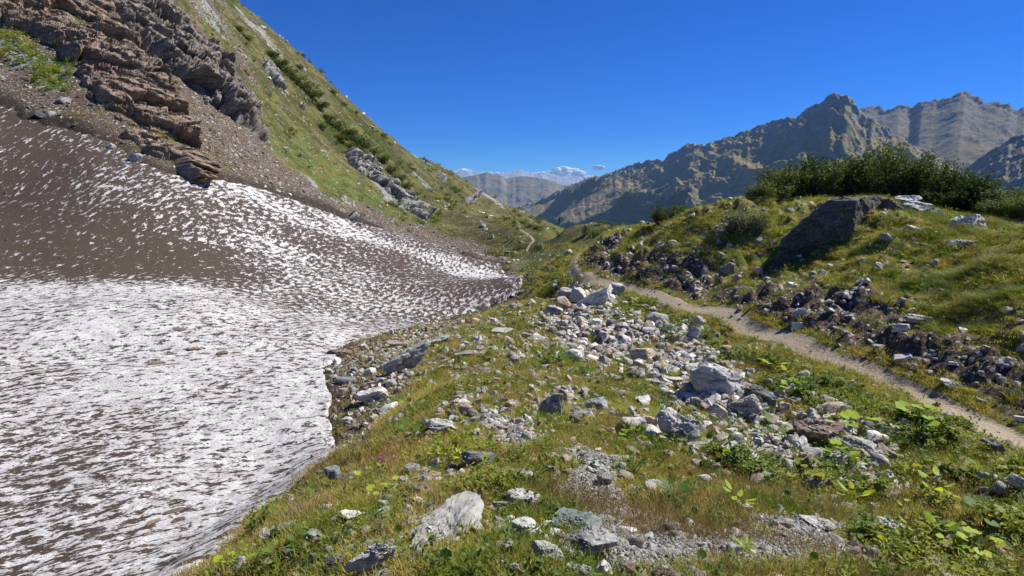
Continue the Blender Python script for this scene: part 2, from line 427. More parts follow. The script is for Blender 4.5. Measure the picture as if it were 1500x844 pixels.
# ------------------------------------------------------------------ materials
class NT:
    def __init__(s, name):
        s.m = bpy.data.materials.new(name); s.m.use_nodes = True
        s.t = s.m.node_tree; s.t.nodes.clear()
        s.out = s.n("ShaderNodeOutputMaterial")
    def n(s, typ, **kw):
        nd = s.t.nodes.new(typ)
        for k, v in kw.items(): setattr(nd, k, v)
        return nd
    def _in(s, sock, v):
        if v is None: return
        if isinstance(v, bpy.types.NodeSocket): s.t.links.new(v, sock)
        elif isinstance(v, (tuple, list)):
            sock.default_value = tuple(v) + ((1.0,) if len(v) == 3 and sock.type == 'RGBA' else ())
        else: sock.default_value = v
    def geo(s): return s.n("ShaderNodeNewGeometry").outputs["Position"]
    def objc(s): return s.n("ShaderNodeTexCoord").outputs["Object"]
    def attr(s, name): return s.n("ShaderNodeAttribute", attribute_name=name).outputs["Fac"]
    def rnd(s): return s.n("ShaderNodeObjectInfo").outputs["Random"]
    def mapping(s, v, scale=(1, 1, 1), rot=(0, 0, 0), loc=(0, 0, 0)):
        m = s.n("ShaderNodeMapping"); s._in(m.inputs[0], v); s._in(m.inputs["Scale"], scale); s._in(m.inputs["Rotation"], rot); s._in(m.inputs["Location"], loc)
        return m.outputs[0]
    def noise(s, v, scale, detail=3.0, rough=0.55, dist=0.0, w=None):
        t = s.n("ShaderNodeTexNoise")
        if w is not None: t.noise_dimensions = '4D'; s._in(t.inputs["W"], w)
        s._in(t.inputs["Vector"], v); s._in(t.inputs["Scale"], scale); s._in(t.inputs["Detail"], detail); s._in(t.inputs["Roughness"], rough); s._in(t.inputs["Distortion"], dist)
        return t.outputs["Fac"]
    def voro(s, v, scale, out="Distance", feat='F1', rand=1.0):
        t = s.n("ShaderNodeTexVoronoi", feature=feat); s._in(t.inputs["Vector"], v); s._in(t.inputs["Scale"], scale); s._in(t.inputs["Randomness"], rand)
        return t.outputs[out]
    def math(s, op, a, b=None, c=None):
        m = s.n("ShaderNodeMath", operation=op); s._in(m.inputs[0], a); s._in(m.inputs[1], b); s._in(m.inputs[2], c); return m.outputs[0]
    def ss(s, x, a, b):
        m = s.n("ShaderNodeMapRange", interpolation_type='SMOOTHSTEP')
        s._in(m.inputs["Value"], x); s._in(m.inputs["From Min"], a); s._in(m.inputs["From Max"], b); return m.outputs["Result"]
    def lin(s, x, a, b, c=0.0, d=1.0):
        m = s.n("ShaderNodeMapRange"); s._in(m.inputs["Value"], x); s._in(m.inputs["From Min"], a); s._in(m.inputs["From Max"], b); s._in(m.inputs["To Min"], c); s._in(m.inputs["To Max"], d); return m.outputs["Result"]
    def mix(s, f, a, b, mode='MIX'):
        m = s.n("ShaderNodeMix", data_type='RGBA', blend_type=mode)
        s._in(m.inputs[0], f); s._in(m.inputs[6], a); s._in(m.inputs[7], b); return m.outputs[2]
    def scale_col(s, c, f):
        m = s.n("ShaderNodeVectorMath", operation='SCALE'); s._in(m.inputs[0], c); s._in(m.inputs["Scale"], f); return m.outputs[0]
    def ramp(s, f, stops, interp='LINEAR'):
        r = s.n("ShaderNodeValToRGB"); s._in(r.inputs[0], f); cr = r.color_ramp; cr.interpolation = interp
        while len(cr.elements) < len(stops): cr.elements.new(0.5)
        for e, (p, c) in zip(cr.elements, stops): e.position = p; e.color = tuple(c) + (1,)
        return r.outputs[0]
    def bump(s, h, strength=0.5, dist=0.02, nrm=None):
        b = s.n("ShaderNodeBump"); s._in(b.inputs["Height"], h); b.inputs["Strength"].default_value = strength; b.inputs["Distance"].default_value = dist
        if nrm is not None: s._in(b.inputs["Normal"], nrm)
        return b.outputs[0]
    def diffuse(s, col, nrm=None, rough=0.9, spec=0.2, trans=0.0):
        p = s.n("ShaderNodeBsdfPrincipled"); s._in(p.inputs["Base Color"], col); p.inputs["Roughness"].default_value = rough
        p.inputs["Specular IOR Level"].default_value = spec
        if nrm is not None: s._in(p.inputs["Normal"], nrm)
        o = p.outputs[0]
        if trans > 0:
            t = s.n("ShaderNodeBsdfTranslucent"); s._in(t.inputs[0], s.mix(1.0, col, (1.25, 1.35, 0.55), 'MULTIPLY'))
            mx = s.n("ShaderNodeMixShader"); mx.inputs[0].default_value = trans
            s.t.links.new(o, mx.inputs[1]); s.t.links.new(t.outputs[0], mx.inputs[2]); o = mx.outputs[0]
        s.t.links.new(o, s.out.inputs[0])
        return s.m

# --- ground
g = NT("turf_and_earth")
P = g.geo()
n1 = g.noise(P, 0.35, 4); n2 = g.noise(P, 1.7, 4); n3 = g.noise(P, 9.0, 4, 0.65); n4 = g.noise(P, 42.0, 3, 0.7)
nL = g.noise(P, 0.06, 4, 0.6)
turf = g.mix(g.ss(n2, 0.38, 0.62), (0.10, 0.115, 0.022), (0.19, 0.16, 0.045))
turf = g.mix(g.ss(n1, 0.50, 0.66), turf, (0.08, 0.125, 0.018))
turf = g.mix(g.math('MULTIPLY', g.ss(n3, 0.52, 0.66), 0.55), turf, (0.17, 0.10, 0.04))
turf = g.mix(g.math('MULTIPLY', g.ss(nL, 0.44, 0.62), 0.6), turf, (0.17, 0.125, 0.045))
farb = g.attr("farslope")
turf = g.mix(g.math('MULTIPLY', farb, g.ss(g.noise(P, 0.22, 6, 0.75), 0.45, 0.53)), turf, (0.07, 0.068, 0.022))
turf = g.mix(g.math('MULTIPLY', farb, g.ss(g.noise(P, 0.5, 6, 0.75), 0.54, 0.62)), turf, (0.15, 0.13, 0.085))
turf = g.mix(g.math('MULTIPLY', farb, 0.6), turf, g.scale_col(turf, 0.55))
turf = g.mix(g.math('MULTIPLY', g.math('MULTIPLY', g.attr("bright"), 0.65), g.ss(g.noise(P, 0.5, 6, 0.75), 0.44, 0.56)), turf, (0.075, 0.115, 0.02))
turf = g.mix(g.attr("lush"), turf, g.mix(g.ss(n3, 0.4, 0.6), (0.02, 0.035, 0.008), (0.055, 0.085, 0.014)))
turf = g.mix(g.attr("dry"), turf, g.mix(g.ss(n3, 0.4, 0.6), (0.13, 0.13, 0.03), (0.24, 0.18, 0.06)))
soil = g.mix(g.ss(n3, 0.4, 0.62), (0.05, 0.036, 0.026), (0.145, 0.105, 0.075))
grav = g.mix(g.ss(g.noise(P, 26, 4, 0.8), 0.38, 0.62), (0.20, 0.19, 0.17), (0.46, 0.44, 0.40))
pathc = g.mix(g.ss(n4, 0.35, 0.65), (0.26, 0.205, 0.14), (0.41, 0.34, 0.245))
col = g.mix(g.ss(g.math('ADD', g.attr("soil"), g.math('MULTIPLY', g.math('SUBTRACT', n3, 0.5), 1.6)), 0.35, 0.65), turf, soil)
col = g.mix(g.ss(g.math('ADD', g.attr("gravel"), g.math('MULTIPLY', g.math('SUBTRACT', n3, 0.5), 1.6)), 0.40, 0.60), col, grav)
# little stones too small to build: pale specks where the ground is stony
vc = g.voro(P, 7.0, "Color"); vd = g.voro(P, 7.0)
sel = g.n("ShaderNodeSeparateColor"); g._in(sel.inputs[0], vc)
stone = g.math('MULTIPLY', g.math('LESS_THAN', sel.outputs[0], g.attr("stony")), g.ss(vd, 0.42, 0.34))
stc = g.mix(sel.outputs[1], (0.16, 0.155, 0.15), (0.46, 0.44, 0.41))
col = g.mix(stone, col, stc)
vcB = g.voro(P, 2.2, "Color"); vdB = g.voro(P, 2.2)
selB = g.n("ShaderNodeSeparateColor"); g._in(selB.inputs[0], vcB)
stoneB = g.math('MULTIPLY', g.math('LESS_THAN', selB.outputs[0], g.attr("stonyfar")), g.ss(vdB, 0.40, 0.30))
col = g.mix(stoneB, col, g.mix(selB.outputs[1], (0.2, 0.19, 0.18), (0.42, 0.40, 0.37)))
col = g.mix(g.ss(g.math('ADD', g.attr("path"), g.math('MULTIPLY', g.math('SUBTRACT', n3, 0.5), 0.9)), 0.40, 0.62), col, pathc)
col = g.mix(g.attr("scrub"), col, g.mix(g.ss(n2, 0.4, 0.6), (0.02, 0.032, 0.01), (0.05, 0.06, 0.014)))
rk = g.mix(g.ss(g.noise(g.mapping(P, (1, 1, 4), (0.3, 0.25, 0)), 1.6, 5, 0.7), 0.35, 0.65), (0.10, 0.10, 0.095), (0.33, 0.32, 0.30))
col = g.mix(g.ss(g.math('ADD', g.attr("rock"), g.math('MULTIPLY', g.math('SUBTRACT', n2, 0.5), 1.8)), 0.42, 0.58), col, rk)
hgt = g.math('ADD', g.math('MULTIPLY', n3, 0.6), g.math('ADD', g.math('MULTIPLY', n4, 0.25), g.math('MULTIPLY', g.math('ADD', stone, stoneB), 0.6)))
col = g.mix(g.math('MULTIPLY', g.attr("wet"), 0.75), col, (0.022, 0.018, 0.014))  # near-black band: wet mud plus painted shade for the gap under the snow lip
M_GROUND = g.diffuse(col, g.bump(hgt, 0.9, 0.06), 0.95, 0.1)

# --- snow
g = NT("old_dirty_snow")
P = g.geo()
warp = g.n("ShaderNodeVectorMath", operation='ADD')
dd = g.attr("dirt")
cmb = g.n("ShaderNodeCombineXYZ"); g._in(cmb.inputs[0], g.attr("pu")); g._in(cmb.inputs[1], g.attr("pv")); Pm_ = cmb.outputs[0]
f1 = g.noise(Pm_, 0.72, 3.0, 0.6)
f2 = g.noise(Pm_, 2.6, 4.0, 0.7)
f = g.math('ADD', g.math('MULTIPLY', f1, 0.6), g.math('MULTIPLY', f2, 0.4))
thr = g.lin(dd, 0.0, 1.0, 0.437, 0.60)
fl = g.ss(g.math('SUBTRACT', thr, f), -0.008, 0.010)
stain = g.ss(g.noise(Pm_, 0.22, 6, 0.8), 0.36, 0.62)
fine = g.noise(g.mapping(Pm_, (1, 1.7, 1)), 3.6, 4, 0.75)
snowc = g.mix(g.math('MULTIPLY', stain, 0.75), (0.68, 0.665, 0.645), (0.38, 0.365, 0.35))
snowc = g.mix(g.ss(fine, 0.47, 0.60), snowc, (0.27, 0.255, 0.245))
dirt = g.mix(g.noise(P, 14, 3, 0.7), (0.024, 0.017, 0.012), (0.10, 0.072, 0.053))
far_stone = g.ss(g.noise(P, 30, 2, 0.6), 0.64, 0.7)
dirt = g.mix(g.math('MULTIPLY', far_stone, 0.5), dirt, (0.35, 0.32, 0.29))
M_SNOW = g.diffuse(g.mix(fl, snowc, dirt), g.bump(g.math('ADD', g.math('MULTIPLY', fl, 0.5), g.math('ADD', f2, g.math('MULTIPLY', fine, 0.3))), 0.55, 0.06), 0.75, 0.15)

# --- rock families: colour pairs, lichen share
def rock_mat(name, c1, c2, lichen=0.15, veins=0.5, strat=(1, 1, 3.5), sc=1.0, world=False, lcol=(0.20, 0.22, 0.05), rust=0.0, vary=0.35):
    g = NT(name)
    P = g.geo() if world else g.objc()
    rn = g.rnd()
    w = g.math('MULTIPLY', rn, 37.0)
    Pm = g.mapping(P, strat, (0.35, 0.2, 0.6))
    a = g.noise(Pm, 2.2 * sc, 6, 0.68, 0.6, w); b = g.noise(P, 14 * sc, 4, 0.75, 0.0, w); c = g.noise(P, 1.1 * sc, 3, 0.5, 0.0, w)
    col = g.mix(g.ss(g.math('ADD', g.math('MULTIPLY', a, 0.65), g.math('MULTIPLY', b, 0.35)), 0.36, 0.62), c1, c2)
    vein = g.ss(g.noise(Pm, 4.5 * sc, 4, 0.5, 1.5, w), 0.60, 0.66)
    col = g.mix(g.math('MULTIPLY', vein, veins), col, (0.55, 0.53, 0.48))
    if rust > 0: col = g.mix(g.math('MULTIPLY', g.ss(c, 0.47, 0.62), rust), col, (0.20, 0.105, 0.05))
    col = g.mix(g.math('MULTIPLY', g.ss(g.noise(P, 7 * sc, 4, 0.7, 0, w), 0.56, 0.64), lichen), col, lcol)
    speck = g.ss(b, 0.34, 0.28)
    col = g.mix(g.math('MULTIPLY', speck, 0.7), col, (0.03, 0.03, 0.03))
    col = g.scale_col(col, g.lin(rn, 0, 1, 1 - vary, 1 + vary))
    return g.diffuse(col, g.bump(g.math('ADD', a, g.math('MULTIPLY', b, 0.5)), 0.7, 0.05 / sc), 0.85, 0.25)
M_ROCK = {
    'grey': rock_mat("grey_gneiss", (0.13, 0.125, 0.112), (0.42, 0.405, 0.37), 0.3),
    'pale': rock_mat("pale_gneiss", (0.28, 0.265, 0.235), (0.62, 0.59, 0.54), 0.15),
    'dark': rock_mat("dark_schist", (0.055, 0.056, 0.054), (0.19, 0.19, 0.18), 0.25),
    'green': rock_mat("greenish_serpentine_rock", (0.11, 0.13, 0.125), (0.27, 0.30, 0.285), 0.15),
    'tan': rock_mat("tan_stained_rock", (0.20, 0.15, 0.11), (0.42, 0.34, 0.26), 0.1),
    'brown': rock_mat("brown_schist", (0.075, 0.055, 0.042), (0.23, 0.175, 0.13), 0.1, rust=0.4),
    'weather': rock_mat("weathered_grey_gneiss", (0.10, 0.097, 0.087), (0.28, 0.27, 0.25), 0.3, lcol=(0.24, 0.25, 0.09)),
    'lichen': rock_mat("lichened_pale_rock", (0.19, 0.19, 0.165), (0.46, 0.45, 0.40), 0.4, lcol=(0.26, 0.27, 0.09)),
}
M_CLIFF_B = rock_mat("brown_layered_schist", (0.08, 0.062, 0.048), (0.32, 0.24, 0.175), 0.1, 0.3, (1, 1, 5), 0.5, True, rust=0.35, vary=0)
M_CLIFF_G = rock_mat("grey_layered_schist", (0.07, 0.062, 0.054), (0.29, 0.26, 0.22), 0.12, 0.3, (1, 1, 5), 0.5, True, rust=0.15, vary=0)
M_CROP = rock_mat("weathered_outcrop", (0.13, 0.13, 0.12), (0.36, 0.35, 0.33), 0.35, 0.3, (1, 1, 3), 0.3, True, lcol=(0.13, 0.14, 0.04), vary=0)

# --- plants
def plant_mat(name, stops, trans=0.35, spec=0.25, rough=0.6, patch=0.6):
    g = NT(name)
    r = g.rnd()
    pv = g.noise(g.geo(), patch, 3, 0.6)
    v = g.n("ShaderNodeAttribute", attribute_name="var").outputs["Fac"]
    f = g.math('ADD', g.math('MULTIPLY', r, 0.27), g.math('ADD', g.math('MULTIPLY', v, 0.28), g.lin(pv, 0.36, 0.64, 0.0, 0.45)))
    col = g.ramp(f, stops)
    return g.diffuse(col, None, rough, spec, trans)
M_GRASS = plant_mat("short_alpine_grass", [(0.0, (0.07, 0.13, 0.02)), (0.25, (0.14, 0.20, 0.03)), (0.42, (0.26, 0.27, 0.05)), (0.58, (0.40, 0.33, 0.10)), (0.74, (0.46, 0.34, 0.15)), (0.88, (0.26, 0.12, 0.055)), (1.0, (0.2, .09, .05))], 0.4, 0.1, 0.7, 1.3)
M_TUSSOCK = plant_mat("long_tussock_grass", [(0.0, (0.07, 0.11, 0.02)), (0.45, (0.14, 0.17, 0.035)), (0.75, (0.26, 0.23, 0.08)), (1.0, (0.33, 0.22, 0.09))])
M_DRY = plant_mat("dry_stalks", [(0.0, (0.20, 0.14, 0.06)), (0.5, (0.30, 0.20, 0.09)), (1.0, (0.17, 0.07, 0.035))], 0.2)
M_HERB = plant_mat("low_herb_leaves", [(0.0, (0.03, 0.065, 0.012)), (0.35, (0.085, 0.135, 0.02)), (0.6, (0.20, 0.24, 0.03)), (0.85, (0.34, 0.31, 0.05)), (1.0, (0.24, 0.13, 0.06))], 0.4)
M_LEAFY = plant_mat("broad_yellow_green_leaf", [(0.0, (0.16, 0.26, 0.025)), (0.5, (0.34, 0.45, 0.035)), (1.0, (0.50, 0.50, 0.05))], 0.45)
M_LEAFG = plant_mat("broad_green_leaf", [(0.0, (0.03, 0.075, 0.014)), (0.6, (0.08, 0.15, 0.02)), (1.0, (0.20, 0.24, 0.03))], 0.4)
M_SHRUB = plant_mat("alder_leaf", [(0.0, (0.035, 0.06, 0.017)), (0.5, (0.08, 0.11, 0.028)), (1.0, (0.18, 0.19, 0.05))], 0.25, 0.12, 0.7)
M_WILLOW = plant_mat("grey_willow_leaf", [(0.0, (0.08, 0.10, 0.06)), (0.6, (0.14, 0.16, 0.09)), (1.0, (0.2, 0.2, 0.10))], 0.25)
M_STEM = NT("woody_stem"); M_STEM = M_STEM.diffuse((0.09, 0.07, 0.05), None, 0.8, 0.2)
M_PINK = NT("pink_petal"); M_PINK = M_PINK.diffuse((0.38, 0.14, 0.30), None, 0.6, 0.2, 0.3)
M_YEL = NT("yellow_petal"); M_YEL = M_YEL.diffuse((0.75, 0.42, 0.01), None, 0.6, 0.2, 0.3)
# ------------------------------------------------------------------ far mountains
def mtn_mat(name, grass, rock, sc=0.004, forest=True, snow=0.0, rockiness=0.5):
    g = NT(name)
    P = g.geo()
    n1 = g.noise(P, sc, 5, 0.6); n2 = g.noise(P, sc * 5, 5, 0.7); n3 = g.noise(P, sc * 22, 4, 0.7)
    gr = g.mix(g.ss(n1, 0.4, 0.6), grass, tuple(c * f for c, f in zip(grass, (1.5, 1.2, 1.1))))
    rk = g.mix(g.ss(n3, 0.38, 0.62), tuple(c * 0.55 for c in rock), tuple(c * 1.35 for c in rock))
    sep = g.n("ShaderNodeSeparateXYZ"); g._in(sep.inputs[0], g.n("ShaderNodeNewGeometry").outputs["Normal"])
    steep = g.lin(sep.outputs[2], 0.9, 0.55)
    rf = g.math('ADD', g.math('ADD', g.attr("rockf"), g.math('MULTIPLY', steep, 0.5)), g.math('MULTIPLY', g.math('SUBTRACT', n2, 0.5), 2.2))
    col = g.mix(g.ss(rf, 0.66, 0.90), gr, rk)
    if forest:
        ff = g.ss(g.math('ADD', g.attr("forest"), g.math('MULTIPLY', g.math('SUBTRACT', n2, 0.5), 1.2)), 0.45, 0.55)
        col = g.mix(ff, col, g.mix(g.ss(n3, 0.45, 0.6), (0.012, 0.024, 0.015), (0.03, 0.045, 0.022)))
    if snow > 0:
        col = g.mix(g.ss(g.math('ADD', g.attr("snowf"), g.math('MULTIPLY', g.math('SUBTRACT', n2, 0.5), 1.5)), 0.5, 0.6), col, (0.8, 0.8, 0.82))
    return g.diffuse(col, g.bump(g.math('ADD', n2, g.math('MULTIPLY', n3, 0.4)), 1.0, 0.12 / sc * 0.4), 0.95, 0.05)

def massif(name, label, sil, foot, zfoot, mat, res=(500, 220), amp=0.11, shear=0.6, seed=1, jag=0.004, back=0.35, forest=None, rockf=None, snow=None, power=1.0, ampaz=(1, 1), iso=0.0, lam=(0.5, 0.22, 0.1)):
    """sil: (px, py, distance) along the skyline; foot: distance of the foot"""
    sil = np.array(sil, float)
    a, k, c = ray(sil[:, 0], sil[:, 1])
    na, nt = res
    az = np.linspace(a[0], a[-1], na)
    R1 = np.interp(az, a, sil[:, 2]); KT = np.interp(az, a, k)
    R0 = np.interp(az, [a[0], a[-1]], foot)
    t = np.concatenate([np.linspace(0, 1, int(nt * 0.8)), np.linspace(1, 1 + back, nt - int(nt * 0.8) + 1)[1:]])
    AZg, T = np.meshgrid(az, t, indexing='ij')
    R = R0[:, None] + (R1 - R0)[:, None] * T
    zt = KT * R1
    L = (zt - zfoot)[:, None]
    shape = np.where(T < 1, np.clip(T, 0, 1) ** power, 1 - (T - 1) * 1.6)
    Zm = zfoot + L * shape
    U = AZg * np.mean(R1); Wd = T * np.mean(R1 - R0)
    X_, Y_ = R * np.sin(AZg), R * np.cos(AZg)
    S0 = np.mean(R1 - R0)
    env = np.clip(np.sin(np.clip(T, 0, 1.3) * np.pi * 0.8), 0, 1) * 0.85 + 0.15 * sstep(0, .2, T)
    hN = 0
    for m_, (ll, aa) in enumerate(zip(lam, (1.0, 0.5, 0.28))):
        l = S0 * ll
        uu = (U + shear * Wd) / l + 1.1 * fbm(X_ / l * 1.2, Y_ / l * 1.2, oct=4, seed=seed + 3)
        hN = hN + aa * (ridged(uu, Wd / (l * 2.2) + 0.9 * fbm(X_ / l * 1.6 + 5, Y_ / l * 1.6, oct=4, seed=seed + 13), oct=4, seed=seed + m_ * 5) - 0.2)
    hN = hN * (1 - iso) + iso * 1.6 * (ridged(X_ / (S0 * .45) + .5 * fbm(X_ / (S0 * .3), Y_ / (S0 * .3), oct=3, seed=seed), Y_ / (S0 * .45), oct=5, seed=seed + 31, gain=.55) - .2)
    hN = hN + 0.17 * (ridged(X_ / (S0 * .06), Y_ / (S0 * .06), oct=5, seed=seed + 77, gain=.6) - .3)
    Zm = Zm + np.interp(az, [az[0], az[0] + .12 * (az[-1] - az[0]), az[0] + .35 * (az[-1] - az[0])], [ampaz[0], ampaz[0], ampaz[1]])[:, None] * amp * np.abs(np.mean(L)) * env * hN
    ker = np.hanning(9); ker /= ker.sum()
    def sm(v_): return np.convolve(np.pad(v_, 4, mode='edge'), ker, 'valid')
    for _ in range(6):
        kk = (Zm / R).max(1)
        Zm = Zm + (sm(KT - kk) * R1)[:, None] * sstep(0.0, 1.0, T)
    crag = np.exp(-((T - 1) / 0.10) ** 2)
    Zm = Zm + crag * R1[:, None] * jag * (ridged(X_ / (S0 * .032), Y_ / (S0 * .032), oct=4, seed=seed + 9) - 0.35)
    me = mesh_np(name, np.stack([X_, Y_, Zm], -1).reshape(-1, 3), grid_faces(na, len(t)), mat)
    px = W0 / 2 + FPX * np.tan(AZg) / cP
    kv = Zm / R
    rel = (Zm - zfoot) / np.maximum(L, 1)
    fo = forest(AZg, rel, kv, X_, Y_, T) if forest else np.zeros(Zm.shape)
    fattr(me, "forest", fo)
    fattr(me, "rockf", rockf(rel, X_, Y_) if rockf else rel * 0.6)
    fattr(me, "snowf", snow(rel, X_, Y_) if snow else np.zeros(Zm.shape))
    o = tag(obj(name, me), label, None, None, "structure")
    return X_, Y_, Zm, fo

M_MT1 = mtn_mat("sparse_mountain_pasture", (0.165, 0.155, 0.078), (0.21, 0.20, 0.19), 0.0035)
M_MT1B = mtn_mat("bare_grey_brown_mountain", (0.105, 0.10, 0.06), (0.14, 0.13, 0.12), 0.0035)
M_MT2 = mtn_mat("far_brown_slopes", (0.11, 0.10, 0.05), (0.22, 0.21, 0.20), 0.0012)
M_MT3 = mtn_mat("remote_bare_peaks", (0.2, 0.19, 0.18), (0.30, 0.29, 0.28), 0.0004, False, 1.0)

def kpy(py): return float(ray(750, py)[1])
def apx(px): return float(ray(px, 300)[0])
def f_forest(AZg, rel, kv, X_, Y_, T):
    top = np.interp(AZg, [apx(760), apx(840), apx(900), apx(1000), apx(1060), apx(1150)], [kpy(292), kpy(270), kpy(268), kpy(276), kpy(290), kpy(330)])
    n_ = fbm(X_ / 420, Y_ / 420, oct=4, seed=303)
    n2_ = fbm(X_ / 900 + 9, Y_ / 900, oct=3, seed=305)
    base = sstep(-0.006, 0.012, top - kv + n_ * 0.045 + n2_ * .03)
    clear = sstep(-0.02, 0.06, n2_ + 0.5 * n_) * 0.98
    return base * (1 - clear) * 0.9 * sstep(apx(1200), apx(1120), AZg)
front = massif("mountain_front", "long mountain ridge climbing to a pointed grey peak",
    [(700, 342, 9500), (745, 312, 9000), (765, 301, 8600), (800, 290, 8200), (835, 272, 7800), (860, 262, 7500), (905, 249, 7100), (945, 236, 6800), (970, 234, 6600), (1000, 215, 6400), (1016, 208, 6300), (1032, 212, 6200), (1050, 206, 6100), (1075, 197, 6000), (1110, 186, 5900), (1135, 177, 5800), (1150, 173, 5700), (1165, 168, 5600), (1180, 160, 5550), (1198, 151, 5500), (1210, 143, 5450), (1222, 133, 5400), (1231, 142, 5350), (1240, 138, 5300), (1250, 149, 5280), (1262, 160, 5250), (1275, 172, 5200), (1300, 188, 5100), (1340, 210, 5000), (1400, 246, 4900), (1480, 290, 4800), (1600, 340, 4700), (1750, 390, 4600)],
    (5200, 2300), -650, M_MT1, (900, 300), 0.085, 1.5, 11, 0.006, forest=f_forest, ampaz=(.25, 1), rockf=lambda rel, x, y: -0.05 + 0.62 * rel ** 3)
back = massif("mountain_back", "broad rocky mountain with a dark summit behind",
    [(1120, 240, 9000), (1200, 170, 8600), (1256, 158, 8300), (1285, 157, 8200), (1300, 159, 8100), (1318, 154, 8000), (1335, 158, 8000), (1352, 149, 7900), (1375, 147, 7800), (1392, 142, 7750), (1405, 136, 7700), (1415, 133, 7700), (1426, 140, 7700), (1445, 150, 7600), (1462, 150, 7600), (1480, 155, 7500), (1492, 160, 7500), (1520, 158, 7500), (1600, 170, 7400), (1800, 160, 7000)],
    (5200, 4000), -300, M_MT1B, (480, 220), 0.07, -0.5, 23, 0.006, iso=1.0, rockf=lambda rel, x, y: 0.35 + 0.5 * rel)
spur = massif("mountain_spur", "dark shadowed rocky spur at the right edge",
    [(1395, 262, 4300), (1425, 237, 4200), (1445, 225, 4100), (1462, 214, 4000), (1480, 202, 3950), (1500, 197, 3900), (1540, 180, 3800), (1640, 160, 3600), (1800, 130, 3300)],
    (2700, 2000), -420, M_MT1, (220, 160), 0.10, -1.0, 37, 0.004, rockf=lambda rel, x, y: 0.35 + 0.4 * rel)
def f2(AZg, rel, kv, X_, Y_, T):
    return sstep(0.02, 0.2, fbm(X_ / 1300, Y_ / 1300, oct=4, seed=404)) * (1 - sstep(.45, .75, rel)) * .85
mid = massif("mountain_middle", "hazy brown mountain ridge closing the valley",
    [(560, 285, 21000), (640, 270, 19500), (668, 263, 19000), (682, 259, 18800), (700, 256, 18500), (712, 252, 18300), (722, 255, 18200), (733, 256, 18000), (742, 262, 18000), (765, 258, 17800), (785, 260, 17500), (800, 263, 17200), (830, 272, 17000), (900, 284, 16500), (1000, 310, 16000)],
    (12500, 12500), -1000, M_MT2, (320, 160), 0.10, 0.6, 51, 0.0016, forest=f2, rockf=lambda rel, x, y: 0.1 + 0.4 * rel)
far = massif("mountain_remote", "remote pale snow-streaked peaks on the horizon",
    [(400, 262, 46000), (560, 256, 44000), (620, 249, 43000), (655, 253, 43000), (680, 250, 42000), (690, 249, 42000), (705, 253, 42000), (745, 253, 42000), (752, 250, 42000), (765, 249, 42000), (775, 253, 42000), (800, 252, 42000), (812, 256, 42000), (830, 257, 42000), (850, 260, 42000), (900, 266, 42000), (1000, 275, 42000), (1200, 285, 42000)],
    (33000, 33000), -1200, M_MT3, (420, 120), 0.10, 0.4, 61, 0.0030, rockf=lambda rel, x, y: 0.8 + 0 * rel,
    snow=lambda rel, x, y: sstep(0.80, 0.97, rel + 0.12 * fbm(x / 2500, y / 2500, oct=3, seed=71)) * 0.4)
# valley floor reaching the horizon
gv = [(math.sin(t) * r, math.cos(t) * r, z) for r, z in ((600, -700), (20000, -1500), (46000, -1600)) for t in np.linspace(0, 2 * math.pi, 65)[:-1]]
gv = np.array(gv); fv = grid_faces(3, 64)
fv = np.concatenate([np.stack([np.arange(64) + b * 64, (np.arange(64) + 1) % 64 + b * 64, (np.arange(64) + 1) % 64 + (b + 1) * 64, np.arange(64) + (b + 1) * 64], 1) for b in (0, 1)])
me = mesh_np("valley_floor", gv, fv[:, ::-1], M_MT2)
for nm in ("forest", "rockf", "snowf"): fattr(me, nm, np.full(len(gv), 0.3 if nm == "forest" else 0.0))
tag(obj("valley_floor", me), "distant green valley floor", None, None, "structure")

# ------------------------------------------------------------------ clouds beyond the remote peaks
M_CLOUD = NT("cloud_white")
M_CLOUD = M_CLOUD.diffuse((0.85, 0.86, 0.88), None, 1.0, 0.0, 0.3)
def cloud(px, py, w, h, Y, label, seed):
    rn = random.Random(seed); bm = bmesh.new()
    c = pt(px, py, Y); W_, H_ = w * Y / FPX, h * Y / FPX
    for i in range(46):
        u = -1 + 2 * i / 45 + rn.uniform(-.05, .05); u = max(-1, min(1, u)); top = (1 - u * u) ** 0.5
        x = u * W_ / 2; z = rn.uniform(-0.3, 0.4 * top) * H_; y = rn.uniform(-.3, .3) * H_
        r = max(H_ * rn.uniform(.14, .28) * (0.5 + top * .6), W_ * .035)
        bmesh.ops.create_icosphere(bm, subdivisions=3, radius=r, matrix=Matrix.Translation((x, y, z)) @ Matrix.Diagonal((1.7, 1.3, .8, 1)))
    v = np.array([q.co[:] for q in bm.verts])
    d = fbm(v[:, 0] / H_ * 4, v[:, 1] / H_ * 4, v[:, 2] / H_ * 5, oct=4, seed=seed)
    nr = np.array([q.normal[:] for q in bm.verts])
    bm.normal_update(); nr = np.array([q.normal[:] for q in bm.verts])
    v = v + nr * d[:, None] * H_ * .14
    for q, p_ in zip(bm.verts, v): q.co = p_
    me = bpy.data.meshes.new("cloud"); bm.to_mesh(me); bm.free(); me.materials.append(M_CLOUD)
    me.polygons.foreach_set("use_smooth", [True] * len(me.polygons))
    o = obj("cloud", me); o.location = c
    tag(o, label, "cloud", "clouds over the far peaks")
cloud(828, 256, 52, 22, 52000, "brightest white cloud bank where the front mountain meets the horizon", 1)
cloud(800, 258, 46, 12, 54000, "low flat white cloud left of the brightest bank", 2)
cloud(680, 255, 34, 12, 54000, "low white cloud above the hillside end, leftmost on the horizon", 3)
cloud(715, 257, 60, 9, 53000, "long low white cloud behind the hazy middle ridge", 6)
cloud(865, 261, 40, 8, 53000, "low white cloud touching the front mountain crest", 7)
cloud(745, 255, 26, 5, 54000, "thin white cloud strip above the hazy middle ridge", 4)
cloud(877, 246, 15, 7, 50000, "small grey detached cloud floating over the front mountain crest", 5)
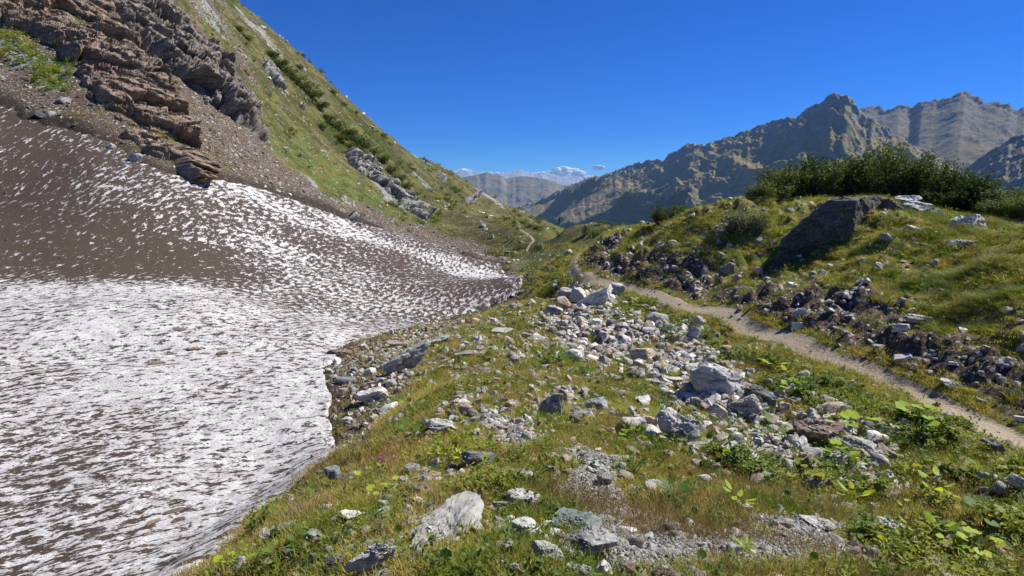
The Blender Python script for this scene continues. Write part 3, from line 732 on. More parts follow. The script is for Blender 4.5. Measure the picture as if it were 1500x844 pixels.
# the air of the valley: fades far things to blue
HZ = bpy.data.materials.new("valley_haze"); HZ.use_nodes = True
HZ.node_tree.nodes.clear()
ho = HZ.node_tree.nodes.new("ShaderNodeOutputMaterial"); hv = HZ.node_tree.nodes.new("ShaderNodeVolumePrincipled")
hv.inputs["Color"].default_value = (0.36, 0.62, 1.0, 1); hv.inputs["Density"].default_value = 2.1e-5; hv.inputs["Anisotropy"].default_value = 0.1
HZ.node_tree.links.new(hv.outputs[0], ho.inputs["Volume"])
hb = bmesh.new(); bmesh.ops.create_cube(hb, size=1.0)
for q in hb.verts: q.co = ((q.co.x) * 190000, q.co.y * 96000, -1602 if q.co.z < 0 else 1750)
hm = bpy.data.meshes.new("haze"); hb.to_mesh(hm); hb.free(); hm.materials.append(HZ)
tag(obj("haze", hm), "thin blue valley haze", None, None, "stuff")
# ------------------------------------------------------------------ terrain mesh
V = np.stack([GX, GY, Z], -1).reshape(-1, 3)
F = grid_faces(NA, NR)
# leave out ground deep beneath the snow? it stays: the snow lies on it
me = mesh_np("hillside_ground", V, F, M_GROUND)
slope_n = None
cropn = fbm(GX / 11 + 3, GY / 17, GX * 0, oct=4, seed=88)
m_rock = sstep(0.20, 0.40, cropn) * sstep(45, 75, GR) * (GA < 0.02) * (1 - m_soil) * 0.8 * sstep(-5, -1, Z)
scr = fbm(GX / 9 + 31, GY / 14, GX * 0, oct=4, seed=91)
m_scrub = sstep(0.12, 0.3, scr) * sstep(70, 110, GR) * (GA < 0.08) * (1 - m_soil) * 0.75 * sstep(-6, 8, Z)
fattr(me, "soil", np.clip(m_soil + m_bank * 0.95 + m_gully * 0.35, 0, 1) * (1 - m_path * .5))
fattr(me, "gravel", np.clip(m_grav * 0.85 + m_gully * 0.25 + m_path * 0.3 + m_bank * 0.25, 0, 1))
fattr(me, "lush", m_lush * (1 - m_path))
fattr(me, "dry", m_kgrass * (1 - m_bank))
fattr(me, "path", np.clip(m_path + m_path2, 0, 1))
fattr(me, "rock", m_rock)
fattr(me, "scrub", m_scrub)
fattr(me, "bright", np.clip(m_bright + m_green, 0, 1))
fattr(me, "wet", sstep(-.035, -.004, SD_SNOW + wv2) * (GR < 70))  # strip beside the snow: damp earth, and the lip's shade put into its colour
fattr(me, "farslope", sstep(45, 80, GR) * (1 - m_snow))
farw = sstep(14, 40, GR)
fattr(me, "stony", (0.10 + 0.25 * m_gully + 0.30 * m_soil + 0.25 * m_rocky + 0.3 * m_bank) * (1 - m_path))
fattr(me, "stonyfar", farw * (0.07 + 0.12 * m_soil + 0.08 * m_rocky) * (1 - m_path2))
tag(obj("ground", me), "rough alpine ground of turf, soil and gravel", None, None, "structure")

# ------------------------------------------------------------------ snowfield
DIRT = """0 200 .82;0 260 .78;0 330 .80;0 390 .86;80 240 .9;100 330 .85;200 400 .92;120 400 .95;300 400 .9;200 280 .62;270 300 .55;260 340 .62;160 340 .85;330 290 .42
340 360 .5;350 410 .6;400 330 .48;450 330 .62;530 370 .66;600 400 .66;680 428 .66;720 436 .6;480 320 .36;540 345 .35;600 370 .3;660 395 .32;700 405 .3;745 410 .55
560 340 .7;640 362 .72;690 380 .72;735 392 .68;400 300 .5;420 380 .38;400 430 .36;480 430 .44;560 450 .42;640 455 .48;480 480 .38;300 440 .22;200 440 .14;100 440 .12;0 440 .10
0 500 .12;100 500 .10;200 500 .12;280 480 .20;350 480 .26;420 500 .28;300 560 .12;400 560 .10;460 600 .04;380 640 .03;300 620 .03;200 580 .08;100 580 .18;0 600 .26;100 640 .24;180 640 .2
60 680 .3;160 700 .2;0 700 .28;250 700 .08;350 720 .04;250 780 .08;100 760 .2;0 800 .22;120 830 .12;200 840 .05;-150 400 .8;-150 600 .2;-150 800 .2;-150 200 .8;470 640 .05"""
dp = np.array([[float(t) for t in q.split()] for q in DIRT.replace("\n", ";").split(";")])
da, ds = hit(dp[:, 0], dp[:, 1]); ds = np.where(np.isnan(ds), 4.2, ds); dv = dp[:, 2]
sm = SD_SNOW > -0.02
ia = np.nonzero(sm.any(1))[0]; ja = np.nonzero(sm.any(0))[0]
i0, i1, j0, j1 = ia[0], ia[-1] + 1, ja[0], ja[-1] + 1
sub = (slice(i0, i1), slice(j0, j1))
sa, ss_, sx, sy = GA[sub], GS[sub], GX[sub], GY[sub]
wgt = 0; acc = 0
for k_ in range(len(dv)):
    w_ = 1.0 / (((sa + wv[sub] - da[k_]) ** 2 + (ss_ + wv[sub] - ds[k_]) ** 2) ** 1.5 + 2e-5)
    wgt = wgt + w_; acc = acc + w_ * dv[k_]
dirt = acc / wgt
P_DARK = poly("-160 418;0 412;40 412;80 420;120 422;180 414;250 418;330 416;352 400;345 370;300 362;240 350;200 330;160 300;100 280;40 250;0 240;-160 200")
wj = fbm(sx / 1.1, sy / 2.2, oct=4, seed=19)
dk = sstep(-0.02, 0.03, sdf(P_DARK, sa + wv[sub] * .6 + wv2[sub], ss_ + wv[sub]) + wj * .05)
dk2 = sstep(-0.01, 0.01, sdf(poly("-160 412;0 408;120 418;352 412;340 380;240 370;120 330;0 330;-160 330"), sa + wv[sub] * .6, ss_ + wv[sub]) + wj * .04)
dirt = np.maximum(dirt, dk * 0.84 + dk2 * 0.14)
wh = sstep(-0.02, 0.02, sdf(poly("345 266;430 305;500 335;600 365;700 395;748 402;740 414;690 408;620 392;540 368;470 345;400 315;335 285"), sa + wv[sub] * .6, ss_ + wv[sub]))
br = sstep(-0.02, 0.02, sdf(poly("400 335;500 350;560 362;640 390;720 415;748 428;700 432;620 417;540 396;470 376;400 352"), sa + wv[sub] * .6, ss_ + wv[sub]))
dirt = dirt * (1 - wh * .75) + .24 * wh * .75; dirt = dirt * (1 - br * .8) + .80 * br * .8
P_CLOD = poly("714 412;745 408;752 425;722 428")
dirt = np.maximum(dirt, sstep(-0.01, 0.01, sdf(P_CLOD, sa + wv[sub], ss_ + wv[sub])) * 1.0)
dirt = np.clip(dirt + 0.12 * sstep(16, 6, sy) + 0.26 * fbm(sx / 2.2, sy / 4.5, oct=4, seed=14), 0, 1)
edge = SD_SNOW[sub]
th = np.where(edge > 0, (0.05 + 0.12 * sstep(2.3, 2.5, ss_) * (1 - sstep(3.1, 3.3, ss_)) + 0.18 * sstep(0, 0.08, edge)) * (.35 + .65 * sstep(2.2, 3.2, ss_)), -0.02 + edge * 20)
zz = BZ[sub] + th
ca_, sb_ = math.cos(0.72), math.sin(0.72)
ux, uy = sx * ca_ + sy * sb_, (-sx * sb_ + sy * ca_) * 2.1
rr_ = np.exp(ss_)
sc1 = noise(ux / .38, uy / .38, None, 501); sc2 = noise(ux / .17, uy / .17, None, 502)
zz += (np.abs(sc1) * 0.034 * sstep(60, 20, rr_) + sc2 * 0.014 * sstep(30, 8, rr_)) * sstep(0, 0.02, edge) * (1 - 0.5 * dirt)
zz += noise(sx / 2.3, sy / 2.3, None, 503) * 0.06 * sstep(0, .05, edge) + noise(sx / 7, sy / 7, None, 504) * 0.2 * sstep(.02, .12, edge)
ni, nj = sa.shape
Fs = grid_faces(ni, nj)
keep = (edge.reshape(-1)[Fs] > -0.012).all(1)
Fs = Fs[keep]
used, inv = np.unique(Fs, return_inverse=True)
vs = np.stack([sx, sy, zz], -1).reshape(-1, 3)[used]
me = mesh_np("snowfield", vs, inv.reshape(-1, 4), M_SNOW)
fattr(me, "dirt", dirt.reshape(-1)[used])
yy_ = np.linspace(0, 140, 1400); len_ = 0.155 + 0.0022 * np.maximum(yy_ - 6, 0) ** 1.6
len_ = len_ * .62
cumv = np.concatenate([[0], np.cumsum((yy_[1] - yy_[0]) / len_[:-1])])
pv_ = np.interp(sy, yy_, cumv) - 1.1 * sx / .2 * np.exp(-sy / 11)
fattr(me, "pu", (sx / .2).reshape(-1)[used]); fattr(me, "pv", pv_.reshape(-1)[used])
tag(obj("snowfield", me), "old snowfield speckled with brown dirt on the slope", None, None, "structure")
SNOWZ = np.full(GA.shape, -9e9); SNOWZ[sub] = np.where(edge > 0, zz, -9e9)
TOPZ = np.maximum(Z, SNOWZ); TOPK = TOPZ / GR
def top_at(px, py):
    a, s = hit(px, py, TOPK); r = np.exp(s); x, y = r * np.sin(a), r * np.cos(a)
    return np.stack([x, y, bil(TOPZ, AZ, LR, a, s)], 1)

# ------------------------------------------------------------------ cliffs and outcrops (their own displaced meshes)
def pix_poly_sdf(v, x, y):
    return sdf(v, x, y)
def outcrop(name, polytxt, mat, bulge, feather, amp, sizes, tilt, step, label, cat="cliff", seed=1, kind=None, push=(0.6, -0.35, 0.45), taper=2.0):
    v = np.array([float(t) for t in polytxt.replace(";", " ").split()]).reshape(-1, 2)
    x0, x1, y0, y1 = v[:, 0].min() - 4, v[:, 0].max() + 4, v[:, 1].min() - 4, v[:, 1].max() + 4
    X = np.arange(x0, x1, step); Y = np.arange(y0, y1, step)
    GXp, GYp = np.meshgrid(X, Y, indexing='ij')
    a, s = hit(GXp.ravel(), GYp.ravel())
    bad = np.isnan(s)
    s = np.where(bad, 4.0, s)
    r = np.exp(s)
    Pw = np.stack([r * np.sin(a), r * np.cos(a), base_z(a, s)], 1)
    sd = pix_poly_sdf(v, GXp.ravel() + 7 * fbm(GXp.ravel() / 30, GYp.ravel() / 30, oct=3, seed=seed), GYp.ravel() + 6 * fbm(GXp.ravel() / 25, GYp.ravel() / 25, oct=3, seed=seed + 3))
    w = sstep(-2, feather, sd)
    d = np.array(push); d = d / np.linalg.norm(d)
    # strata frame
    e2 = np.array(tilt, float); e2 /= np.linalg.norm(e2)
    e1 = np.cross(e2, (0.3, -0.95, 0.1)); e1 /= np.linalg.norm(e1); e3 = np.cross(e1, e2)
    wp = Pw + 1.1 * np.stack([fbm(Pw[:, 0] / 3.2, Pw[:, 1] / 3.2, Pw[:, 2] / 3.2, oct=3, seed=seed + q) for q in (10, 20, 30)], 1)
    q = np.stack([wp @ e1, wp @ e2, wp @ e3], 1)
    D = np.zeros(len(Pw)); 
    for (sz, am) in zip(sizes, amp):
        val, f1, f2 = cells(q, sz, seed * 7 + int(sz[0] * 10))
        D += am * (val - 0.35) - am * 0.35 * sstep(0.12, 0.0, f2 - f1)
    D += 0.12 * fbm(Pw[:, 0] * 2, Pw[:, 1] * 2, Pw[:, 2] * 3, oct=3, seed=seed + 50)
    off = w * (bulge * (0.6 + 0.7 * fbm(Pw[:, 0] / 9, Pw[:, 1] / 9, Pw[:, 2] / 9, oct=2, seed=seed + 60)) + D) - (1 - w) * taper
    Pn = Pw + off[:, None] * d
    ni, nj = GXp.shape
    Fc = grid_faces(ni, nj)[:, ::-1]
    okv = (sd > -6) & ~bad
    Fc = Fc[okv[Fc].all(1)]
    # drop faces that bridge distant points
    ext = (Pw[Fc].max(1) - Pw[Fc].min(1)).max(1)
    Fc = Fc[ext < 6.0]
    used, inv = np.unique(Fc, return_inverse=True)
    me = mesh_np(name, Pn[used], inv.reshape(-1, 4), mat, True)
    try: me.set_sharp_from_angle(angle=math.radians(35))
    except Exception: pass
    o = obj(name, me)
    return tag(o, label, cat, None, kind)
SZ = [(7, 1.3, 4), (2.8, .42, 1.6), (1.0, .16, .7)]
outcrop("cliff", "170 -30;215 -30;560 -40;250 -20;262 20;300 60;335 100;350 140;372 160;392 190;398 214;388 216;352 190;316 168;290 150;262 120;236 104;205 84;180 60;160 30;150 0".replace("560 -40;", ""),
        M_CLIFF_G, 2.6, 14, (2.4, 1.1, .4), SZ, (0.35, 0.1, 1.0), 0.8, "tall grey layered rock cliff under the grassy ridge", "cliff", 3)
outcrop("rock_rib", "-40 -30;160 -30;178 30;208 76;240 112;268 148;290 188;306 232;314 262;296 268;258 256;236 244;200 222;172 205;160 185;112 148;100 118;60 70;20 48;-40 36",
        M_CLIFF_B, 2.2, 14, (1.6, .7, .25), SZ, (0.30, 0.15, 1.0), 0.8, "brown layered rock rib running down to the top of the snow", "rock rib", 5)
outcrop("rock_block", "248 218;282 224;306 240;312 262;300 268;276 266;262 252;246 236", M_CLIFF_B, 1.9, 5, (1.2, .7, .3), SZ, (0.30, 0.15, 1.0), 0.7, "overhanging brown block with a dark hollow at the lower end of the rock rib", "rock block", 9, push=(.8, -.45, .12), taper=1.0)
OS = [(6, 1.6, 4), (2.2, .5, 1.5)]
for k_, (pt_, lb, bl) in enumerate([
    ("502 222;530 230;556 258;590 288;612 300;630 318;622 326;596 318;572 296;545 276;520 258;508 240", "long pale grey rock outcrop in the middle of the grassy hillside", 1.6),
    ("632 248;645 250;660 266;655 272;640 266", "small pale outcrop just under the hillside skyline", 1.4),
    ("684 284;700 280;708 290;694 296;684 292", "dark overhanging rock block low on the hillside skyline", 2.0),
    ("716 296;735 300;748 312;735 314;720 306", "low broken outcrop nearest the end of the hillside ridge", 1.2),
    ("380 78;402 96;410 120;440 150;452 176;440 176;420 152;398 130;384 104", "grey slab outcrop beside the tall grey cliff", 1.2),
    ("500 318;510 314;540 332;520 336", "pale bare rock patch where the hillside grass meets the debris", .8)]):
    outcrop("rock_outcrop", pt_, M_CROP, bl * 1.3, 6, (2.4, 1.1), OS, (0.3, 0.2, 1), 0.8, lb, "outcrop", 20 + k_)
# ------------------------------------------------------------------ rocks
RNG = np.random.default_rng(7)
_ico = {}
def ico(sub):
    if sub not in _ico:
        bm = bmesh.new(); bmesh.ops.create_icosphere(bm, subdivisions=sub, radius=1.0)
        v = np.array([q.co[:] for q in bm.verts]); f = np.array([[q.index for q in t.verts] for t in bm.faces]); bm.free()
        _ico[sub] = (v / np.linalg.norm(v, axis=1)[:, None], f)
    return _ico[sub]
def rock_mesh(name, seed, sub=4, planes=13, dims=(1, 1, 1), rough=0.05, mat=None, strat=0.0, cracks=0.0, tilt=(0, 0), ledge=0.0):
    """an angular block: a ball cut by random planes, weathered by noise; fills dims, stands on z = 0"""
    d, f = ico(sub); rn = np.random.default_rng(seed)
    nrm = rn.normal(size=(planes, 3)); nrm[:, 2] *= 0.8; nrm /= np.linalg.norm(nrm, axis=1)[:, None]
    nrm = np.concatenate([nrm, [[0, 0, 1], [0, 0, -1]] + rn.normal(size=(2, 3)) * 0.12])
    off = rn.uniform(0.62, 1.0, len(nrm))
    dt = np.maximum(d @ nrm.T, 1e-3)
    rr = np.sort(off[None] / dt, axis=1)
    r = rr[:, 0] - 0.04 * np.exp(-(rr[:, 1] - rr[:, 0]) / 0.05)        # slightly worn edges
    r = np.minimum(r, 1.5)
    p = d * r[:, None]
    p = (p - p.min(0)) / (p.max(0) - p.min(0)) - 0.5
    D3 = np.array(dims, float); p = p * D3; m = D3.mean()
    q = p / m
    nz = fbm(q[:, 0] * 3 + seed, q[:, 1] * 3, q[:, 2] * 3, oct=4 if sub > 3 else 2, seed=seed, gain=.6)
    p = p + d * (nz * rough * m * 1.6)[:, None]
    if sub > 4:
        nz = fbm(q[:, 0] * 14 + seed, q[:, 1] * 14, q[:, 2] * 22, oct=3, seed=seed + 3, gain=.6)
        p = p + d * (nz * rough * m * .5)[:, None]
    if ledge > 0:
        val, f1, f2 = cells(q + 0.1 * np.stack([nz, nz, nz], 1), (1.1, .6, .16), seed)
        p = p - d * (((1 - val) + sstep(.15, 0, f2 - f1)) * ledge * m)[:, None]
    if planes == 7:
        tt = (p[:, 2] / D3[2] + .5); p[:, 0] = p[:, 0] * (1.1 - .85 * tt) + D3[0] * .18 * tt; p[:, 1] *= (1.1 - .7 * tt)
    if tilt != (0, 0):
        R_ = np.array(Euler((tilt[0], tilt[1], 0)).to_matrix()); p = p @ R_.T
    p[:, 2] += 0.5 * dims[2]
    me = mesh_np(name, p, f, mat, True)
    try: me.set_sharp_from_angle(angle=math.radians(28 if sub > 3 else 40))
    except Exception: pass
    return me

# px, py of the foot, width, height (photo pixels), material, depth/width, tilt, style, short name, label
HERO = [
 (1052, 586, 80, 60, 'pale', .8, (0, .15), 'big', "largest boulder in the gully", "largest pale grey boulder standing in the stone-filled gully left of the path"),
 (990, 652, 62, 58, 'pale', .8, (.1, .3), 'big', "split pale boulder", "split pale boulder in front of the gully, below the largest boulder"),
 (806, 608, 42, 40, 'grey', .5, (0, .35), 'peak', "pointed rock", "pointed dark grey rock standing alone in the turf"),
 (939, 532, 37, 28, 'tan', .85, (0, 0), 'round', "tan round boulder", "round tan boulder among white rubble in the gully"),
 (1196, 664, 68, 62, 'brown', .8, (0, 0), 'big', "brown square boulder", "brown square boulder with a flat top among leafy plants"),
 (1260, 684, 62, 46, 'grey', .7, (0, .3), 'big', "wedge right of the brown boulder", "dark grey wedge leaning right of the brown square boulder"),
 (701, 688, 50, 44, 'dark', .8, (0, .1), 'round', "dark rounded boulder", "dark rounded boulder in the turf at the middle of the foreground"),
 (650, 640, 52, 36, 'grey', .7, (0, .25), 'slab', "blocky grey slab", "blocky grey slab lying behind the dark rounded boulder"),
 (742, 702, 76, 24, 'grey', .5, (0, 0), 'slab', "low grey slab", "long low grey slab at the foot of the dark rounded boulder"),
 (765, 752, 60, 46, 'grey', .7, (.1, .1), 'big', "lichened block", "lichened grey block above the cracked pale stone in the foreground"),
 (770, 792, 48, 42, 'lichen', .6, (.2, .5), 'slab', "tilted pale stone", "tilted pale stone leaning against the lichened grey block"),
 (845, 778, 68, 36, 'green', .7, (0, .1), 'slab', "greenish slab", "greenish flat slab at the left edge of the gravel"),
 (862, 816, 78, 52, 'grey', .7, (0, 0), 'slab', "broad grey slab", "broad grey slab just in front of the greenish slab"),
 (803, 832, 54, 46, 'lichen', .7, (0, .2), 'big', "speckled rock", "speckled rock beside dry grass at the bottom centre"),
 (600, 545, 66, 40, 'lichen', .5, (0, -.35), 'slab', "cream slab", "long cream slab on the bare earth above the snow edge"),
 (642, 506, 30, 16, 'pale', .7, (0, 0), 'slab', "small cream stone", "white stone just right of the long cream slab"),
 (872, 452, 52, 28, 'pale', .45, (0, -.45), 'slab', "long pale block", "long pale block in the boulder pile at the path bend"),
 (830, 442, 30, 20, 'grey', .8, (0, 0), 'big', "grey block of the bend pile", "grey block on top of the boulder pile at the path bend"),
 (811, 462, 26, 15, 'grey', .8, (0, 0), 'round', "leftmost bend rock", "rounded grey rock, lowest left of the boulder pile at the path bend"),
 (826, 456, 22, 22, 'tan', .8, (0, 0), 'big', "stained bend rock", "stained rock in the middle of the boulder pile at the path bend"),
 (848, 446, 28, 24, 'pale', .8, (0, .2), 'big', "pale bend rock", "pale rock between the stained rock and the long pale block"),
 (904, 433, 22, 18, 'grey', .8, (0, 0), 'round', "path side rock", "rounded grey rock at the lower edge of the path bend"),
 (892, 448, 22, 12, 'green', .8, (0, 0), 'slab', "small slab under path", "flat grey slab right of the long pale block"),
 (788, 501, 26, 14, 'pale', .8, (0, 0), 'slab', "flat white stone", "flat white stone on turf left of the gully rubble"),
 (736, 489, 28, 11, 'pale', .8, (0, 0), 'slab', "pale flat stone", "pale flat stone on stony turf above the snow's tongue"),
 (854, 506, 14, 12, 'pale', .9, (0, 0), 'big', "little white rock", "small white rock standing at the left edge of the rubble"),
 (840, 529, 26, 18, 'pale', .8, (0, 0), 'round', "pale rounded rock", "pale rounded rock at the lower left of the white rubble"),
 (857, 524, 14, 12, 'grey', .8, (0, 0), 'round', "grey neighbour rock", "little grey rock touching the pale rounded rock"),
 (1012, 501, 36, 22, 'grey', .4, (0, -.4), 'peak', "grey wedge rock", "grey wedge rock among plants below the path"),
 (962, 476, 30, 18, 'grey', .7, (0, 0), 'big', "rubble block under path", "grey block in the rubble just below the path"),
 (1065, 403, 20, 18, 'grey', .7, (0, 0), 'big', "grey bank stone", "squarish grey stone standing on the grassy bank above the path"),
 (1173, 466, 22, 16, 'pale', .7, (0, .2), 'big', "white bank stone", "white stone jutting from the dark bank above the path"),
 (1168, 483, 15, 12, 'pale', .7, (0, 0), 'big', "lower white bank stone", "smaller white stone right under the jutting white bank stone"),
 (1322, 533, 26, 16, 'pale', .7, (0, -.2), 'slab', "bright toe stone", "bright white stone at the toe of the bank near the path"),
 (1400, 572, 36, 18, 'pale', .7, (0, .25), 'slab', "bright leaning stone", "bright flat stone leaning on the bare bank beside the path"),
 (1346, 474, 33, 15, 'grey', .7, (0, 0), 'slab', "grey stone in sod", "flat grey stone under torn turf high on the bank"),
 (1320, 488, 18, 16, 'pale', .7, (0, 0), 'round', "round bank stone", "rounded pale stone in the bank left of the flat grey stone"),
 (1405, 362, 42, 12, 'pale', .7, (0, 0), 'slab', "pale knoll stone", "long pale stone in the windblown grass of the knoll"),
 (1335, 340, 22, 10, 'pale', .7, (0, 0), 'slab', "small knoll stone", "small pale stone in grass right of the huge shaded boulder"),
 (1455, 664, 34, 24, 'dark', .7, (0, .3), 'big', "dark path stone", "dark angular stone on the lower edge of the path"),
 (1417, 660, 36, 14, 'grey', .6, (0, 0), 'slab', "grey path stone", "grey flat stone left of the dark angular path stone"),
 (1395, 633, 14, 8, 'tan', .8, (0, 0), 'big', "little path stone", "small tan stone on the gravel edge of the path"),
 (1318, 792, 66, 36, 'pale', .6, (0, .15), 'big', "white foreground rock", "white weathered rock beside yellowing plants at lower right"),
 (1196, 776, 46, 22, 'grey', .7, (0, .1), 'slab', "grey foreground slab", "grey slab at the upper edge of the gravel at lower right"),
 (1300, 676, 34, 26, 'tan', .7, (0, .4), 'slab', "reddish tilted stone", "tilted stone with a reddish face right of the grey wedge"),
 (1212, 694, 44, 18, 'lichen', .6, (0, 0), 'slab', "mossy low rock", "low lichened rock in front of the brown square boulder"),
 (1487, 716, 30, 26, 'pale', .7, (0, 0), 'round', "right edge stone", "rounded white stone at the right edge among dark leaves"),
 (500, 834, 44, 30, 'dark', .7, (0, .3), 'slab', "dark slab at bottom", "dark bluish slab near the bottom, left of the cracked slab"),
 (545, 842, 70, 62, 'grey', .35, (.35, -.3), 'slab', "grey fin", "grey fin of rock right beside the black crevice"),
 (530, 812, 52, 26, 'green', .5, (0, -.3), 'slab', "flat slab", "smooth greenish flat slab above the dark bluish slab"),
 (525, 700, 44, 16, 'green', .5, (0, -.4), 'slab', "edge slab", "flat bluish slab by the snow edge under small plants"),
 (612, 690, 36, 16, 'grey', .7, (0, 0), 'slab', "flat stone under leaves", "flat grey stone just right of the yellow-green leaves"),
 (620, 704, 40, 20, 'tan', .5, (0, -.3), 'slab', "tan flat stone", "tan flat stone touching the flat grey stone from below"),
 (478, 753, 18, 18, 'green', .6, (0, 0), 'round', "bluish oval stone", "bluish oval stone on the bank above the snow"),
 (517, 762, 36, 18, 'pale', .7, (0, 0), 'slab', "cracked pale stone", "cracked pale stone right of the bluish oval stone"),
 (440, 756, 40, 26, 'brown', .6, (0, -.2), 'slab', "brown slab by snow", "brown slab half buried on the bank above the snow"),
 (415, 782, 34, 22, 'grey', .6, (0, -.2), 'slab', "grey slab by snow", "grey slab below the brown slab beside the leafy herb"),
 (504, 660, 20, 10, 'grey', .8, (0, 0), 'round', "snow edge rock", "small wet rock melting out at the snow edge"),
 (503, 581, 14, 13, 'tan', .8, (0, 0), 'big', "orange rock", "orange rock at the snow edge below the dark earth"),
 (508, 563, 26, 13, 'green', .7, (0, 0), 'slab', "bluish shore rock", "bluish slab lying in the dark earth above the orange rock"),
 (545, 590, 40, 26, 'pale', .6, (0, -.3), 'slab', "pale shore slab", "pale slab on the dark earth between snow and turf"),
 (570, 605, 26, 16, 'pale', .6, (0, -.3), 'slab', "lower shore slab", "smaller pale slab right of the pale slab by the snow"),
 (498, 524, 34, 14, 'brown', .7, (0, 0), 'slab', "dark shore block", "dark brown block capping the corner of the snow edge"),
 (585, 508, 34, 14, 'tan', .7, (0, 0), 'slab', "tan shore slab", "tan slab on the bare earth above the long cream slab"),
 (682, 524, 28, 12, 'grey', .8, (0, 0), 'slab', "blue grey turf stone", "flat blue grey stone in the turf right of the long cream slab"),
 (718, 546, 26, 9, 'green', .8, (0, 0), 'slab', "thin turf slab", "thin greenish slab in the turf above the pale gravel patch"),
 (870, 598, 34, 18, 'green', .8, (0, 0), 'slab', "blue-green slab", "blue-green slab right of the pointed dark rock"),
 (850, 612, 22, 12, 'dark', .8, (0, 0), 'slab', "dark slab next to it", "dark slab just below the blue-green slab"),
 (813, 674, 26, 11, 'pale', .7, (0, 0), 'round', "oval pale stone", "oval pale stone between the two gravel patches"),
 (970, 722, 44, 22, 'grey', .6, (0, .2), 'slab', "cracked grey slab", "cracked grey slab in the rusty turf right of the gravel"),
 (1030, 708, 22, 14, 'pale', .7, (0, 0), 'big', "white turf stone", "white stone in the rusty turf below the split boulder"),
 (1000, 708, 26, 12, 'tan', .7, (0, 0), 'slab', "tan turf stone", "tan stone left of the white stone in the rusty turf"),
 (1090, 612, 40, 34, 'grey', .7, (0, -.4), 'slab', "leaning slab", "leaning grey slab at the right foot of the largest gully boulder"),
 (1112, 596, 44, 34, 'dark', .7, (0, .1), 'big', "dark gully block", "dark block right of the leaning grey slab in the gully"),
 (1052, 611, 24, 20, 'pale', .7, (0, 0), 'big', "pale block in front", "pale block just in front of the largest gully boulder"),
 (985, 562, 24, 14, 'pale', .8, (0, 0), 'slab', "white block left", "white block left of the largest gully boulder"),
 (1128, 640, 30, 20, 'grey', .7, (0, 0), 'big', "grey block near ferns", "grey block in the gully left of the brown square boulder"),
 (924, 716, 10, 8, 'pale', .9, (0, 0), 'round', "white pebble", "single white pebble on turf above the greenish slab"),
 (935, 722, 20, 12, 'grey', .8, (0, 0), 'round', "grey pebble", "grey rounded stone beside the cracked grey slab"),
 (925, 784, 18, 14, 'pale', .8, (0, 0), 'big', "pale gravel stone", "pale stone standing on the gravel right of the broad grey slab"),
 (980, 782, 28, 20, 'dark', .7, (0, 0), 'big', "dark gravel stone", "dark stone half hidden in grass at the top of the gravel"),
 (850, 850, 42, 26, 'green', .7, (0, .2), 'big', "blue bottom stone", "bluish stone cut by the bottom edge of the photo"),
 (885, 850, 28, 34, 'pale', .7, (0, .3), 'big', "pale bottom stone", "pale stone beside the bluish stone at the bottom edge"),
 (925, 852, 50, 28, 'brown', .7, (0, 0), 'big', "brown bottom clod", "brown earthy rock at the bottom edge under the gravel"),
 (975, 852, 44, 24, 'brown', .7, (0, 0), 'big', "second brown clod", "brown crumbly rock right of the brown earthy rock at the bottom"),
 (827, 378, 20, 9, 'lichen', .5, (0, -.5), 'slab', "far tilted slab", "tilted pale slab on the far slope before the knoll"),
 (748, 376, 18, 8, 'grey', .8, (0, 0), 'big', "creek rock", "grey rock by the meltwater below the hillside"),
 (736, 381, 12, 5, 'dark', .8, (0, 0), 'slab', "wet creek slab", "dark wet slab left of the grey rock by the meltwater"),
 (95, 456, 17, 4, 'grey', .8, (0, 0), 'slab', "disc on snow", "flat grey stone lying alone on the clean snow"),
 (263, 486, 17, 6, 'brown', .8, (0, 0), 'slab', "brown snow clod", "brown clod on the snow, upper of the central three"),
 (283, 514, 16, 6, 'brown', .8, (0, 0), 'slab', "middle snow clod", "brown clod on the snow, left of the central pair"),
 (326, 520, 14, 6, 'brown', .8, (0, 0), 'slab', "right snow clod", "brown clod on the snow, right of the central pair"),
 (230, 534, 20, 7, 'brown', .8, (0, 0), 'slab', "lower snow clod", "dark brown clod on the snow below the central pair"),
 (55, 549, 16, 7, 'brown', .8, (0, 0), 'slab', "left snow clod", "reddish clod on the snow near the left edge"),
 (107, 559, 14, 6, 'brown', .8, (0, 0), 'round', "round snow clod", "rounded reddish clod on the snow right of the reddish one at the left edge"),
 (255, 752, 24, 7, 'brown', .6, (0, 0), 'slab', "low snow clod", "reddish brown clod highest of four low on the snow"),
 (262, 764, 16, 6, 'brown', .6, (0, 0), 'slab', "low clod right", "reddish brown clod right of the four low on the snow"),
 (225, 768, 18, 7, 'brown', .6, (0, 0), 'slab', "low clod left", "reddish brown clod left of the four low on the snow"),
 (217, 784, 12, 5, 'brown', .6, (0, 0), 'slab', "low clod bottom", "reddish brown clod bottom of the four low on the snow"),
 (342, 782, 18, 9, 'brown', .7, (0, 0), 'slab', "leaf brown clod", "reddish brown stone at the snow edge by the purple flower"),
 (96, 152, 16, 9, 'pale', .7, (0, 0), 'slab', "debris stone", "pale stone on the brown debris below the green patch"),
 (68, 172, 20, 9, 'lichen', .7, (0, 0), 'slab', "debris slab", "larger pale slab on the brown debris left below the pale stone"),
 (164, 218, 10, 7, 'pale', .7, (0, 0), 'big', "rib foot stone", "white stone at the foot of the brown rock rib"),
 (200, 238, 16, 12, 'grey', .7, (0, 0), 'big', "rib foot block", "grey block at the foot of the brown rib, right of the white stone"),
]
LAND = []       # landmarks for naming other things
rock_objs = []
shape_seed = 100
